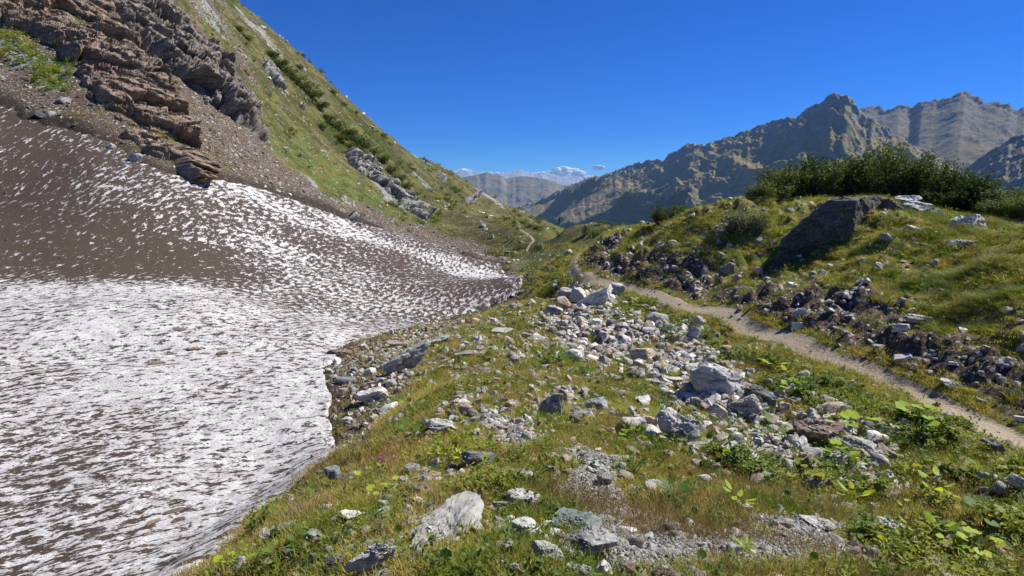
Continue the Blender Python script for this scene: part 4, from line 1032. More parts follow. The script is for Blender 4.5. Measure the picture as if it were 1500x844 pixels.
for (px, py, w, h, mt, dr, tl, sty, short, label) in HERO:
    shape_seed += 1
    p = top_at(px, py)[0]
    if np.isnan(p).any():
        p = top_at(px, 846)[0]
    Yc = p[1]; wm = w * Yc / FPX * (1.25 if sty == 'slab' else 1.12); dist = np.hypot(p[0], p[1])
    dep = wm * dr
    depang = -p[2] / Yc                                  # looking down: part of the seen height is the top face
    hm_ = max(h * Yc / FPX - dep * max(depang, 0) * 0.65, h * Yc / FPX * 0.45)
    far_r = wm / Yc * 600
    sub = 5 if far_r > 26 else 4
    planes = {'big': 13, 'round': 26, 'slab': 9, 'peak': 7}[sty]
    me = rock_mesh("rock", shape_seed, sub, planes, (wm, dep, hm_ * 1.2), {'big': .05, 'round': .04, 'slab': .05, 'peak': .05}[sty], M_ROCK[mt], tilt=tl, ledge=0.05 if sty in ('slab', 'big') and sub == 5 else 0)
    sz = "boulder" if wm > 0.55 else "stone"
    o = obj(sz, me)
    yaw = math.atan2(p[0], p[1])
    o.rotation_euler = (0, 0, -yaw)
    fwd = np.array([math.sin(yaw), math.cos(yaw), 0]) * dep * 0.45
    x, y = p[0] + fwd[0], p[1] + fwd[1]
    z = min(float(msk(TOPZ, np.array([x]), np.array([y]))[0]), p[2] + .3 * hm_)
    o.location = (x, y, (p[2] if sty in ('big', 'peak') else min(z, p[2])) - 0.12 * hm_)
    tag(o, label, sz)
    LAND.append((px, py - h / 2, short)); rock_objs.append((px, py - h / 2, max(w, h)))

# the huge shaded boulder on the knoll: a leaning slab-sided block, high on the right
def huge_boulder():
    p = ground_at(1205, 384)[0]; Yc = p[1] + 1.6; s = Yc / FPX
    def L(px, py, dy=0.0):
        a, k, c = ray(px, py); r = (Yc + dy) / c
        return np.array([r * math.sin(a), Yc + dy, r * k])
    front = [L(1134, 390, -.9), L(1146, 352, -.9), L(1178, 322, -.95), L(1212, 294, -1.0), L(1238, 288, -1.05), L(1262, 290, -1.0), L(1290, 288, .1), L(1300, 306, .2), L(1288, 332, .1), L(1268, 360, -.1), L(1243, 388, -.9), L(1190, 398, -.6)]
    backv = [q + np.array([0.75, 1.5, -0.05]) for q in front]
    R1, R2 = L(1256, 294, -1.35), L(1243, 376, -1.3)
    bm = bmesh.new()
    f_ = [bm.verts.new(q) for q in front]; b_ = [bm.verts.new(q) for q in backv]
    r1, r2 = bm.verts.new(R1), bm.verts.new(R2)
    n_ = len(front)
    bm.faces.new([r2, f_[10], f_[11], f_[0], f_[1], f_[2], f_[3], f_[4], r1]); bm.faces.new([r1, f_[4], f_[5], f_[6], f_[7], f_[8], f_[9], f_[10], r2])
    bm.faces.new(b_[::-1])
    for i in range(n_):
        j = (i + 1) % n_
        bm.faces.new((f_[i], f_[j], b_[j], b_[i]))
    bmesh.ops.recalc_face_normals(bm, faces=bm.faces)
    bmesh.ops.triangulate(bm, faces=bm.faces)
    for _ in range(5):
        bmesh.ops.subdivide_edges(bm, edges=[e for e in bm.edges if e.calc_length() > 0.09], cuts=1, use_grid_fill=False)
        bmesh.ops.triangulate(bm, faces=[f for f in bm.faces if len(f.verts) > 3])
    bm.normal_update()
    v = np.array([q.co[:] for q in bm.verts]); nr = np.array([q.normal[:] for q in bm.verts])
    e = np.array([[-.55, .2, -.5], [.75, .0, -.65], [.1, 1, .1]])
    q = v @ (e / np.linalg.norm(e, axis=1)[:, None]).T
    val, f1, f2 = cells(q + .15 * fbm(v[:, 0] * 2, v[:, 1] * 2, v[:, 2] * 2, seed=4)[:, None], (2.2, .5, 1.5), 17)
    d = .05 * (val - .5) - .03 * sstep(.05, 0, f2 - f1) + .07 * fbm(v[:, 0] * 5, v[:, 1] * 5, v[:, 2] * 5, oct=4, seed=5, gain=.6)
    v = v + nr * d[:, None]
    for a_, b__ in zip(bm.verts, v): a_.co = b__
    me = bpy.data.meshes.new("boulder"); bm.to_mesh(me); bm.free()
    me.polygons.foreach_set("use_smooth", [True] * len(me.polygons))
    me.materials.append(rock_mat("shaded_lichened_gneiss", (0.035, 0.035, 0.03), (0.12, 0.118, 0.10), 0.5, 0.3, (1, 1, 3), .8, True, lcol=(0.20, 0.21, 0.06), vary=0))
    try: me.set_sharp_from_angle(angle=math.radians(32))
    except Exception: pass
    o = obj("boulder", me)
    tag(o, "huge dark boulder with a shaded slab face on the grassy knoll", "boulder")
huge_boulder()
LAND.append((1225, 340, "huge shaded boulder")); rock_objs.append((1225, 340, 130))
# rocks crowning the knoll, set on the ground at their own distance
def crown_rock(px, pyb, w, h, Y, mt, dr, tl, sty, label, short, sink=.15):
    global shape_seed
    shape_seed += 1
    q = pt(px, pyb, Y); wm, hm_ = w * Y / FPX, h * Y / FPX
    me = rock_mesh("rock", shape_seed, 5, {'big': 12, 'slab': 8}[sty], (wm, wm * dr, hm_ * 1.15), .05, M_ROCK[mt], tilt=tl, ledge=.06)
    o = obj("boulder", me); o.location = (q[0], q[1], min(q[2], float(height(np.array([q[0]]), np.array([q[1]]))[0]) + .12) - hm_ * sink)
    tag(o, label, "boulder"); LAND.append((px, pyb - h / 2, short)); rock_objs.append((px, pyb - h / 2, w))
crown_rock(1305, 318, 30, 26, 22.3, 'dark', .9, (0, .2), 'big', "dark block wedged behind the huge shaded boulder's right shoulder", "wedged dark block")
crown_rock(1328, 316, 44, 20, 22.7, 'grey', .8, (0, .1), 'big', "rough grey block under the white slabs on the knoll top", "rough grey block")
crown_rock(1328, 298, 40, 9, 23.5, 'pale', .8, (0, .05), 'slab', "upper white slab stacked on the knoll top", "upper white slab", -.6)
crown_rock(1345, 306, 38, 9, 23.1, 'pale', .8, (0, .08), 'slab', "lower white slab stacked on the knoll top", "lower white slab", -.2)
crown_rock(1358, 312, 36, 9, 22.7, 'grey', .8, (0, .12), 'slab', "grey slab at the right foot of the stacked white slabs", "grey foot slab")
crown_rock(1418, 345, 78, 32, 20, 'lichen', .7, (0, .12), 'slab', "large lichened slab with a shadowed left edge on the knoll's right", "large lichened knoll slab")

# the long cracked slab in the foreground with the black crevice on its left
def cracked_slab():
    p0 = ground_at(640, 742)[0]; p1 = ground_at(590, 843)[0]; c = (p0 + p1) / 2
    L_ = np.linalg.norm(p0[:2] - p1[:2]) * .95
    me = rock_mesh("rock", 911, 5, 8, (L_ * .36, L_ * 1.0, .15), .10, M_ROCK['weather'], tilt=(.03, .22))
    o = obj("boulder", me); yaw = math.atan2(p0[0] - p1[0], p0[1] - p1[1])
    o.rotation_euler = (0, 0, -yaw - .1); o.location = (c[0] + .12, c[1], c[2] - .10)
    tag(o, "long lichened slab with a black crevice along its left side", "boulder")
    LAND.append((625, 780, "long slab with the crevice")); rock_objs.append((625, 785, 100))
cracked_slab()

# counted loose stones, each its own object; shapes shared
ORD = ["largest", "second largest", "third largest", "fourth largest", "fifth largest", "sixth largest", "seventh largest", "eighth largest", "ninth largest", "tenth largest", "eleventh largest", "twelfth largest", "thirteenth largest", "fourteenth largest", "fifteenth largest", "sixteenth largest"]
variants = {}
for mt in ('pale', 'grey', 'tan', 'dark', 'green', 'brown', 'lichen'):
    variants[mt] = [rock_mesh("stone", 300 + i * 7 + sum(map(ord, mt)), 4 if i < 3 else 3, 10 + 3 * (i % 3), (1, .75 + .1 * (i % 3), .42 + .16 * (i % 3)), .05, M_ROCK[mt]) for i in range(5)]
ZONES = [  # polygon in the photo, how many, size range in photo pixels, kinds
    ("820 430;885 425;950 460;1000 490;1040 530;1000 545;930 520;880 520;830 520;805 480", 62, (8, 20), "pale pale pale grey tan"),
    ("960 540;1020 520;1100 550;1180 600;1230 640;1200 670;1120 660;1040 640;960 600", 62, (9, 26), "pale pale grey grey tan dark"),
    ("1060 640;1200 680;1300 700;1300 730;1150 720;1030 680", 12, (12, 28), "grey pale lichen"),
    ("560 490;700 470;800 470;830 540;700 640;560 660;520 600", 46, (8, 20), "pale grey grey green lichen"),
    ("560 660;900 600;960 660;900 720;640 800;440 800;500 700", 22, (10, 24), "grey pale lichen tan"),
    ("870 400;930 390;1050 420;1200 470;1350 550;1500 620;1500 570;1350 490;1200 420;1050 370;900 370", 46, (7, 19), "pale pale grey grey tan"),
    ("1050 330;1150 400;1300 420;1480 440;1480 380;1330 350", 14, (8, 18), "pale grey lichen"),
    ("900 700;1100 700;1280 730;1250 830;1000 800", 14, (9, 20), "pale grey tan"),
    ("880 390;1000 330;1060 340;1050 370;920 400", 14, (6, 14), "pale pale grey"),
    ("490 520;600 490;620 520;540 600;520 650;490 600", 16, (8, 18), "tan grey pale brown"),
    ("760 430;830 380;860 340;880 360;830 420", 10, (5, 10), "pale grey"),
    ("560 780;760 800;760 840;600 840", 4, (10, 16), "pale grey"),
    ("400 760;520 690;620 650;640 700;560 780;470 840;330 840", 26, (12, 30), "grey grey green lichen tan"),
    ("640 690;830 690;840 840;700 840", 12, (12, 26), "grey lichen pale"),
]
rn = random.Random(5)
cand = []
for ztxt, n_, (s0, s1), kinds in ZONES:
    zp = np.array([float(t) for t in ztxt.replace(";", " ").split()]).reshape(-1, 2)
    got = tries = 0; n_ = int(n_ * .56 + .5); s0 *= 1.15
    while got < n_ and tries < 3000:
        tries += 1
        x = rn.uniform(zp[:, 0].min(), zp[:, 0].max()); y = rn.uniform(zp[:, 1].min(), zp[:, 1].max())
        if sdf(zp, np.array([x]), np.array([y]))[0] < 0: continue
        s = s0 + (s1 - s0) * rn.random() ** 1.8
        if any((x - a_) ** 2 + ((y - b_) * 1.5) ** 2 < ((s + c_) * .5) ** 2 for a_, b_, c_ in rock_objs): continue
        p = ground_at(x, y)[0]
        if np.isnan(p).any(): continue
        if float(msk(m_path, p[:1], p[1:2])[0]) > .15: continue
        rock_objs.append((x, y, s)); cand.append((x, y, s, rn.choice(kinds.split()), p)); got += 1
SCOL = {'pale': 'pale', 'grey': 'grey', 'tan': 'tan', 'dark': 'dark', 'green': 'greenish', 'brown': 'brown', 'lichen': 'lichened'}
LANDR = [l for l in LAND]
cellmap = {}
for c_ in cand:
    x, y, s, mt, p = c_
    nm = min(LANDR, key=lambda l: (l[0] - x) ** 2 + ((l[1] - y) * 1.3) ** 2)
    dx, dy = x - nm[0], y - nm[1]
    rel = ("right of" if dx > 0 else "left of") if abs(dx) > abs(dy) * 1.2 else ("behind" if dy < 0 else "in front of")
    cellmap.setdefault((nm[2], rel, SCOL[mt]), []).append(c_)
for (nm, rel, cn), lst in cellmap.items():
    lst.sort(key=lambda c: -c[2])
    for r_i, (x, y, s, mt, p) in enumerate(lst):
        o = obj("stone", variants[mt][rn.randrange(5)])
        wm = s * p[1] / FPX * 1.1
        o.scale = (wm, wm * rn.uniform(.8, 1.1), wm * rn.uniform(.8, 1.25))
        o.rotation_euler = (rn.uniform(-.25, .25), rn.uniform(-.3, .3), rn.uniform(0, 6.28))
        o.location = (p[0], p[1] + wm * .3, p[2] - wm * .09)
        pre = (ORD[min(r_i, 15)] + " ") if len(lst) > 1 else ""
        tag(o, "%s%s stone %s the %s" % (pre, cn, rel, nm), "stone", "loose stones on the slope")

# ------------------------------------------------------------------ scattered stuff (geometry nodes over numpy points)
def scatter(name, label, pts, rots, scl, idx, meshes, kind="stuff"):
    src = bpy.data.collections.new(name + "_kinds")
    for i, m_ in enumerate(meshes):
        src.objects.link(bpy.data.objects.new("%s_kind_%02d" % (name, i), m_))
    me = bpy.data.meshes.new(name); me.vertices.add(len(pts))
    me.vertices.foreach_set("co", np.ascontiguousarray(pts, dtype=np.float32).ravel())
    at = me.attributes.new("rot", 'FLOAT_VECTOR', 'POINT'); at.data.foreach_set("vector", np.ascontiguousarray(rots, dtype=np.float32).ravel())
    at = me.attributes.new("scl", 'FLOAT_VECTOR', 'POINT'); at.data.foreach_set("vector", np.ascontiguousarray(scl, dtype=np.float32).ravel())
    at = me.attributes.new("kindno", 'INT', 'POINT'); at.data.foreach_set("value", np.ascontiguousarray(idx, dtype=np.int32))
    o = obj(name, me)
    ng = bpy.data.node_groups.new(name + "_scatter", 'GeometryNodeTree')
    ng.interface.new_socket("Geometry", in_out='INPUT', socket_type='NodeSocketGeometry')
    ng.interface.new_socket("Geometry", in_out='OUTPUT', socket_type='NodeSocketGeometry')
    N = ng.nodes.new; Lk = ng.links.new
    gi, go = N("NodeGroupInput"), N("NodeGroupOutput")
    ip = N("GeometryNodeInstanceOnPoints"); ci = N("GeometryNodeCollectionInfo")
    ci.inputs["Collection"].default_value = src; ci.inputs["Separate Children"].default_value = True; ci.inputs["Reset Children"].default_value = True
    ip.inputs["Pick Instance"].default_value = True
    def na(nm, ty):
        q = N("GeometryNodeInputNamedAttribute"); q.data_type = ty; q.inputs["Name"].default_value = nm
        return [s_ for s_ in q.outputs if s_.enabled][0]
    Lk(gi.outputs[0], ip.inputs["Points"]); Lk(ci.outputs[0], ip.inputs["Instance"])
    Lk(na("kindno", 'INT'), ip.inputs["Instance Index"]); Lk(na("rot", 'FLOAT_VECTOR'), ip.inputs["Rotation"]); Lk(na("scl", 'FLOAT_VECTOR'), ip.inputs["Scale"])
    Lk(ip.outputs[0], go.inputs[0])
    md = o.modifiers.new("scatter", 'NODES'); md.node_group = ng
    return tag(o, label, None, None, kind)
CI = (np.abs(AZ[:-1]) < 0.86)
def sample(n, wgt, r0, r1, beta=0.5, surf=None):
    """random points of the ground, chosen by weight"""
    surf = Z if surf is None else surf
    w = wgt[:-1, :-1] * (GR[:-1, :-1] ** beta) * CI[:, None] * (GR[:-1, :-1] > r0) * (GR[:-1, :-1] < r1)
    w = np.maximum(w, 0).ravel(); cw = np.cumsum(w); k = np.searchsorted(cw, RNG.random(n) * cw[-1])
    i, j = np.divmod(np.minimum(k, len(w) - 1), NR - 1)
    a = AZ[i] + RNG.random(n) * (AZ[i + 1] - AZ[i]); s = LR[j] + RNG.random(n) * (LR[j + 1] - LR[j]); r = np.exp(s)
    return np.stack([r * np.sin(a), r * np.cos(a), bil(surf, AZ, LR, a, s)], 1), r
def rnd_rot(n, tiltamt=0.3):
    return np.stack([RNG.normal(0, tiltamt, n), RNG.normal(0, tiltamt, n), RNG.random(n) * 6.283], 1)
nosnow = 1 - sstep(-.01, .0, SD_SNOW)
small = []
for i, mt in enumerate(('pale', 'grey', 'tan', 'dark', 'pale', 'grey', 'lichen', 'brown')):
    small.append(rock_mesh("pebble", 700 + i, 3, 6 + i % 3, (1, .8, .45 + .1 * (i % 3)), .03, M_ROCK[mt]))
def stones(name, label, n, wgt, r0, r1, beta, s_fn, kinds, surf=None, sink=.2):
    pts, r = sample(n, wgt, r0, r1, beta, surf)
    s = s_fn(r, RNG.random(n))
    pts[:, 2] -= s * sink
    sc_ = np.stack([s, s * RNG.uniform(.7, 1.1, n), s * RNG.uniform(.7, 1.2, n)], 1)
    scatter(name, label, pts, rnd_rot(n, .35), sc_, RNG.choice(kinds, n), small)
stones("rubble", "pale rubble filling the gully", 6800, m_gully * (.1 + sstep(-.25, .2, fbm(GX / 1.3, GY / 1.3, oct=3, seed=211))) * nosnow * (1 - m_path), 7, 45, .5, lambda r, u: (.06 + .34 * u ** 3.0) * (r / 14) ** .4, [0, 0, 0, 4, 4, 1, 5, 2], None, .1)
stones("pebbles", "small stones lying in the turf", 21000, (0.7 + 1.7 * m_rocky + .6 * m_lush + .6 * right_r) * nosnow * (1 - m_path) * (1 - m_kgrass * .6), 2, 60, .3, lambda r, u: (.022 + .17 * u ** 3.0) * (r / 7) ** .5, [0, 1, 4, 5, 6, 2])
stones("gravel", "grey gravel and grit of the foreground", 22000, m_grav, 2, 12, .2, lambda r, u: (.009 + .035 * u ** 3) * (r / 3.5) ** .5, [0, 1, 5, 5, 3])
stones("path_grit", "grit and small stones along the path", 1600, np.clip(m_path * .5 + m_bank * .6, 0, 1), 5, 40, .4, lambda r, u: (.015 + .06 * u ** 4) * (r / 10) ** .5, [0, 1, 1, 5, 2])
stones("bank_stones", "stones stuck in the bare earth of the bank", 650, m_bank, 8, 45, .5, lambda r, u: (.03 + .16 * u ** 4) * (r / 14) ** .3, [0, 1, 3, 3, 7])
stones("scree", "brown debris and broken stone below the cliffs", 13000, m_soil * (GA < .1) * nosnow * (GR > 14), 14, 140, .5, lambda r, u: (.10 + .40 * u ** 5) * (r / 45) ** .6, [7, 7, 3, 1, 7, 7, 6])
stones("shore_stones", "stones on the dark earth along the snow edge", 3000, sstep(-.02, .03, sdf(P_SHORE, GA + wv, GS + wv)) * nosnow, 8, 70, .4, lambda r, u: (.04 + .18 * u ** 4) * (r / 14) ** .5, [7, 7, 2, 7, 1, 4])
stones("snow_grit", "brown grit and clods on the snow", 9000, (SNOWZ > -1e8) * 1.0, 5, 70, .3, lambda r, u: (.02 + .10 * u ** 6) * (r / 10) ** .6, [7, 7, 3], TOPZ, .3)
stones("hillside_stones", "pale stones dotted over the far grassy slopes", 2600, (GR > 45) * nosnow * (1 - m_soil) * (.4 + m_rock), 45, 280, .6, lambda r, u: (.25 + 1.1 * u ** 5) * (r / 100) ** .7, [0, 4, 1, 5, 6])
# ------------------------------------------------------------------ plants
def tris_mesh(name, V_, F_, mat, var=None, smooth=True):
    me = mesh_np(name, np.array(V_), np.array(F_), mat, smooth)
    if var is not None: fattr(me, "var", var)
    return me
def tuft(name, seed, n, rad, h0, h1, wid, bend, mat, lean=(0, 0), seg=3):
    rn = np.random.default_rng(seed); V_, F_, A_ = [], [], []
    for b in range(n):
        an = rn.random() * 6.283; rr = rad * rn.random() ** .6
        bx_, by_ = rr * math.cos(an), rr * math.sin(an)
        h = rn.uniform(h0, h1); w = wid * rn.uniform(.7, 1.3); da = an + rn.normal(0, .7)
        dx, dy = math.cos(da) * bend + lean[0], math.sin(da) * bend + lean[1]
        fa = rn.random() * 3.14; wx, wy = math.cos(fa) * w, math.sin(fa) * w; v = rn.random()
        base = len(V_)
        for s in range(seg + 1):
            t = s / seg; k = 1 - t * .9 if s < seg else 0.02
            ox, oy, oz = bx_ + dx * h * t * t, by_ + dy * h * t * t, h * t * (1 - .35 * t * min(1, math.hypot(dx, dy)))
            V_ += [(ox - wx * k, oy - wy * k, oz), (ox + wx * k, oy + wy * k, oz)]; A_ += [v, v]
        for s in range(seg):
            q = base + 2 * s; F_.append((q, q + 1, q + 3, q + 2))
    return tris_mesh(name, V_, F_, mat, A_)
GRASS = [tuft("grass_tuft", i, 44, .10, .010, .024 + .005 * i, .0022, .8, M_GRASS, seg=2) for i in range(4)]
GRASS += [tuft("grass_tuft", 10 + i, 30, .06, .03, .075, .0020, .6, M_GRASS) for i in range(2)]
GRASS += [tuft("dry_tuft", 20 + i, 9, .08, .04, .12, .0014, .5, M_DRY) for i in range(2)]
TUSS = [tuft("tussock", 40 + i, 70, .14, .10, .26, .0040, .8, M_TUSSOCK, (-.45, -.15), 4) for i in range(3)]
def leaf_xy(kind):
    """outline of a leaf in its own plane, base at the origin, tip along +Y, unit length"""
    if kind == 'round':
        pts_ = []
        for i in range(15):
            t = -2.72 + 5.44 * i / 14
            r = .5 * (1 + .10 * math.cos(t * 7)) * (1.0 if abs(t) < 2.4 else .8)
            pts_.append((math.sin(t) * r * 1.05, .5 + math.cos(t) * r))
        return [(0, .42)] + pts_
    return [(0, .5)] + [(.0, 0), (-.17, .22), (-.22, .45), (-.15, .75), (0, 1), (.15, .75), (.22, .45), (.17, .22)]
def leaf_vf(kind, size, cup, rn):
    o_ = leaf_xy(kind); V_ = []
    for i, (x, y) in enumerate(o_):
        z = cup * (x * x + (y - .5) ** 2) * 1.2 + (0 if i == 0 else rn.normal(0, .03)) - abs(x) * cup * .2
        V_.append((x * size, y * size, z * size))
    n_ = len(o_) - 1
    F_ = [(0, i, i % n_ + 1) for i in range(1, n_ + 1)]
    if kind == 'round': F_ = F_[:-1]
    return V_, F_
def leaf_mesh(name, kind, size, cup, mat, seed):
    rn = np.random.default_rng(seed); V_, F_ = leaf_vf(kind, size, cup, rn)
    F_ = [(f[0], f[2], f[1]) for f in F_]
    return tris_mesh(name, V_, F_, mat, [rn.random()] * len(V_))
def herb(name, seed, nst, nl, size, h, kind, mat, spread=1.0):
    """one low plant as a single mesh"""
    rn = np.random.default_rng(seed); V_, F_, A_ = [], [], []
    for s in range(nst):
        an = rn.random() * 6.283; rad = spread * h * rn.random(); hx, hy = math.cos(an) * rad, math.sin(an) * rad
        for l in range(nl):
            t = (l + rn.random()) / nl
            c = Vector((hx * t, hy * t, h * t * rn.uniform(.7, 1.0)))
            M_ = Matrix.Translation(c) @ Euler((rn.uniform(-.1, .9), rn.normal(0, .25), rn.random() * 6.283)).to_matrix().to_4x4()
            lv, lf = leaf_vf(kind, size * rn.uniform(.6, 1.2), .3, rn); b = len(V_); v = rn.random()
            V_ += [tuple(M_ @ Vector(q)) for q in lv]; F_ += [(f[0] + b, f[1] + b, f[2] + b) for f in lf]; A_ += [v] * len(lv)
    return tris_mesh(name, V_, F_, mat, A_)
HERBS = [herb("herb", 60 + i, 3, 5, .05, .10, 'long', M_HERB) for i in range(3)] + [herb("herb", 70 + i, 2, 4, .075, .12, 'round', M_HERB) for i in range(3)] + [herb("herb", 80, 5, 8, .05, .22, 'long', M_HERB)]

def strew(name, label, meshes, n, wgt, r0, r1, beta, s_fn, kinds, tiltamt=.15, spin=True, kind="stuff"):
    pts, r = sample(n, wgt, r0, r1, beta); s = s_fn(r, RNG.random(n)); rot = rnd_rot(n, tiltamt)
    if not spin: rot[:, 2] = RNG.normal(0, .5, n)
    pts[:, 2] -= .004
    scatter(name, label, pts, rot, np.stack([s, s, s * RNG.uniform(.8, 1.2, n)], 1), RNG.choice(kinds, n), meshes, kind)
pn = fbm(GX * 1.3, GY * 1.3, oct=3, seed=120)
grassw = nosnow * (1 - m_path) ** 2 * (1 - m_bank * .85) * (1 - m_grav) ** 2 * (1 - np.clip(m_soil, 0, 1) * .85) * (1 - m_gully * .5) * (.12 + 1.0 * sstep(-.35, .25, pn)) * (1 - m_path2)
strew("grass", "short green and yellowing alpine turf grass", GRASS, 95000, grassw, 1.9, 60, .35, lambda r, u: (.7 + .6 * u) * (1 + r / 16), [0, 0, 0, 0, 1, 1, 1, 1, 2, 2, 2, 2, 3, 3, 3, 3, 4, 5, 6])
strew("dry_grass", "dry straw-coloured grass stalks", GRASS, 8000, nosnow * (1 - m_path) * sstep(.05, .35, fbm(GX * .8, GY * .8, oct=3, seed=130)) * (1 - m_bank), 1.9, 25, .2, lambda r, u: (.7 + .8 * u) * (1 + r / 14), [6, 7])
strew("tussock_grass", "long windblown yellow-green grass on the knoll", TUSS, 1900, m_kgrass * (1 - m_bank) * (.1 + sstep(-.15, .25, fbm(GX * .9, GY * .9, oct=3, seed=170))) + right_r * .10 * sstep(0, .3, pn), 9, 36, .8, lambda r, u: .7 + .7 * u, [0, 1, 2], .12, False)
strew("undergrowth", "low leafy herbs crowding the gully sides", HERBS, 4200, m_lush * nosnow * (1 - m_path) * (.06 + sstep(.0, .35, fbm(GX * 1.1, GY * 1.1, oct=3, seed=140))), 2.2, 60, .4, lambda r, u: (.45 + .6 * u ** 2) * (1 + r / 25), [0, 1, 2, 0, 1, 2, 3, 4, 5, 6])
strew("green_patch", "green herbs in the patch under the brown rib", HERBS, 420, m_green, 30, 90, 1, lambda r, u: 1.5 + 2.5 * u, [0, 1, 2, 6])
strew("moss_and_herbs", "small green herbs mixed in the turf", HERBS, 6000, grassw * (.3 + sstep(.0, .4, fbm(GX * .5, GY * .5, oct=3, seed=150))), 1.9, 45, .3, lambda r, u: (.25 + .45 * u) * (1 + r / 14), [0, 1, 2, 3, 6])

# --- broad-leaved plants: each a thing with its leaves as parts
LEAFM = {}
for nm, mt in (("yellow", M_LEAFY), ("green", M_LEAFG)):
    LEAFM[nm] = [leaf_mesh("leaf", 'round', 1.0, .28, mt, 400 + i) for i in range(3)]
LONGM = {"green": [leaf_mesh("leaf", 'long', 1.0, .2, M_LEAFG, 410 + i) for i in range(2)], "yellow": [leaf_mesh("leaf", 'long', 1.0, .2, M_LEAFY, 420 + i) for i in range(2)]}
def tube(V_, F_, p0, p1, r0, r1, n=5):
    p0, p1 = Vector(p0), Vector(p1); d = (p1 - p0); u = d.orthogonal().normalized(); w = d.cross(u).normalized(); b = len(V_)
    for p, r in ((p0, r0), (p1, r1)):
        for i in range(n):
            a = 6.283 * i / n; V_.append(tuple(p + u * math.cos(a) * r + w * math.sin(a) * r))
    for i in range(n): F_.append((b + i, b + (i + 1) % n, b + n + (i + 1) % n, b + n + i))
def stem_mesh(name, ends, r, mat=None):
    V_, F_ = [], []
    for e in ends:
        m_ = Vector(e) * .55 + Vector((0, 0, Vector(e).length * .12))
        tube(V_, F_, (0, 0, -.03), m_, r, r * .8); tube(V_, F_, m_, e, r * .8, r * .5)
    return tris_mesh(name, V_, F_, mat or M_LEAFG, [0.3] * len(V_))
def leafy_plant(px, py, wpx, hue, nl, label, kind='round', group=None, seed=0, tall=.6):
    p = ground_at(px, py)[0]
    if np.isnan(p).any(): return
    rn = random.Random(seed * 13 + int(px)); R_ = wpx * p[1] / FPX / 2 * (1.25 if hue == 'yellow' else 1.05); ls = R_ * (0.95 if nl <= 5 else .72)
    root = bpy.data.objects.new("leafy_plant", None); COL.objects.link(root); root.location = p; root.empty_display_size = .1
    tag(root, label, "plant", group)
    tips = []
    for i in range(nl):
        an = 6.283 * i / nl + rn.uniform(-.4, .4); rr = R_ * rn.uniform(.25, .7)
        z = R_ * tall * rn.uniform(.5, 1.5); tips.append((math.cos(an) * rr, math.sin(an) * rr, z, an))
    so = obj("stem", stem_mesh("stem", [t[:3] for t in tips], max(.003, R_ * .025)), root)
    ms = (LEAFM if kind == 'round' else LONGM)[hue]
    for (x, y, z, an) in tips:
        l = obj("leaf", ms[rn.randrange(len(ms))], root); k = ls * rn.uniform(.75, 1.2) * (1.4 if kind == 'long' else 1)
        l.scale = (k, k, k); l.location = (x, y, z)
        l.rotation_euler = (rn.uniform(-.35, .35) + (.35 if kind == 'long' else .1), rn.uniform(-.3, .3), an - math.pi / 2)
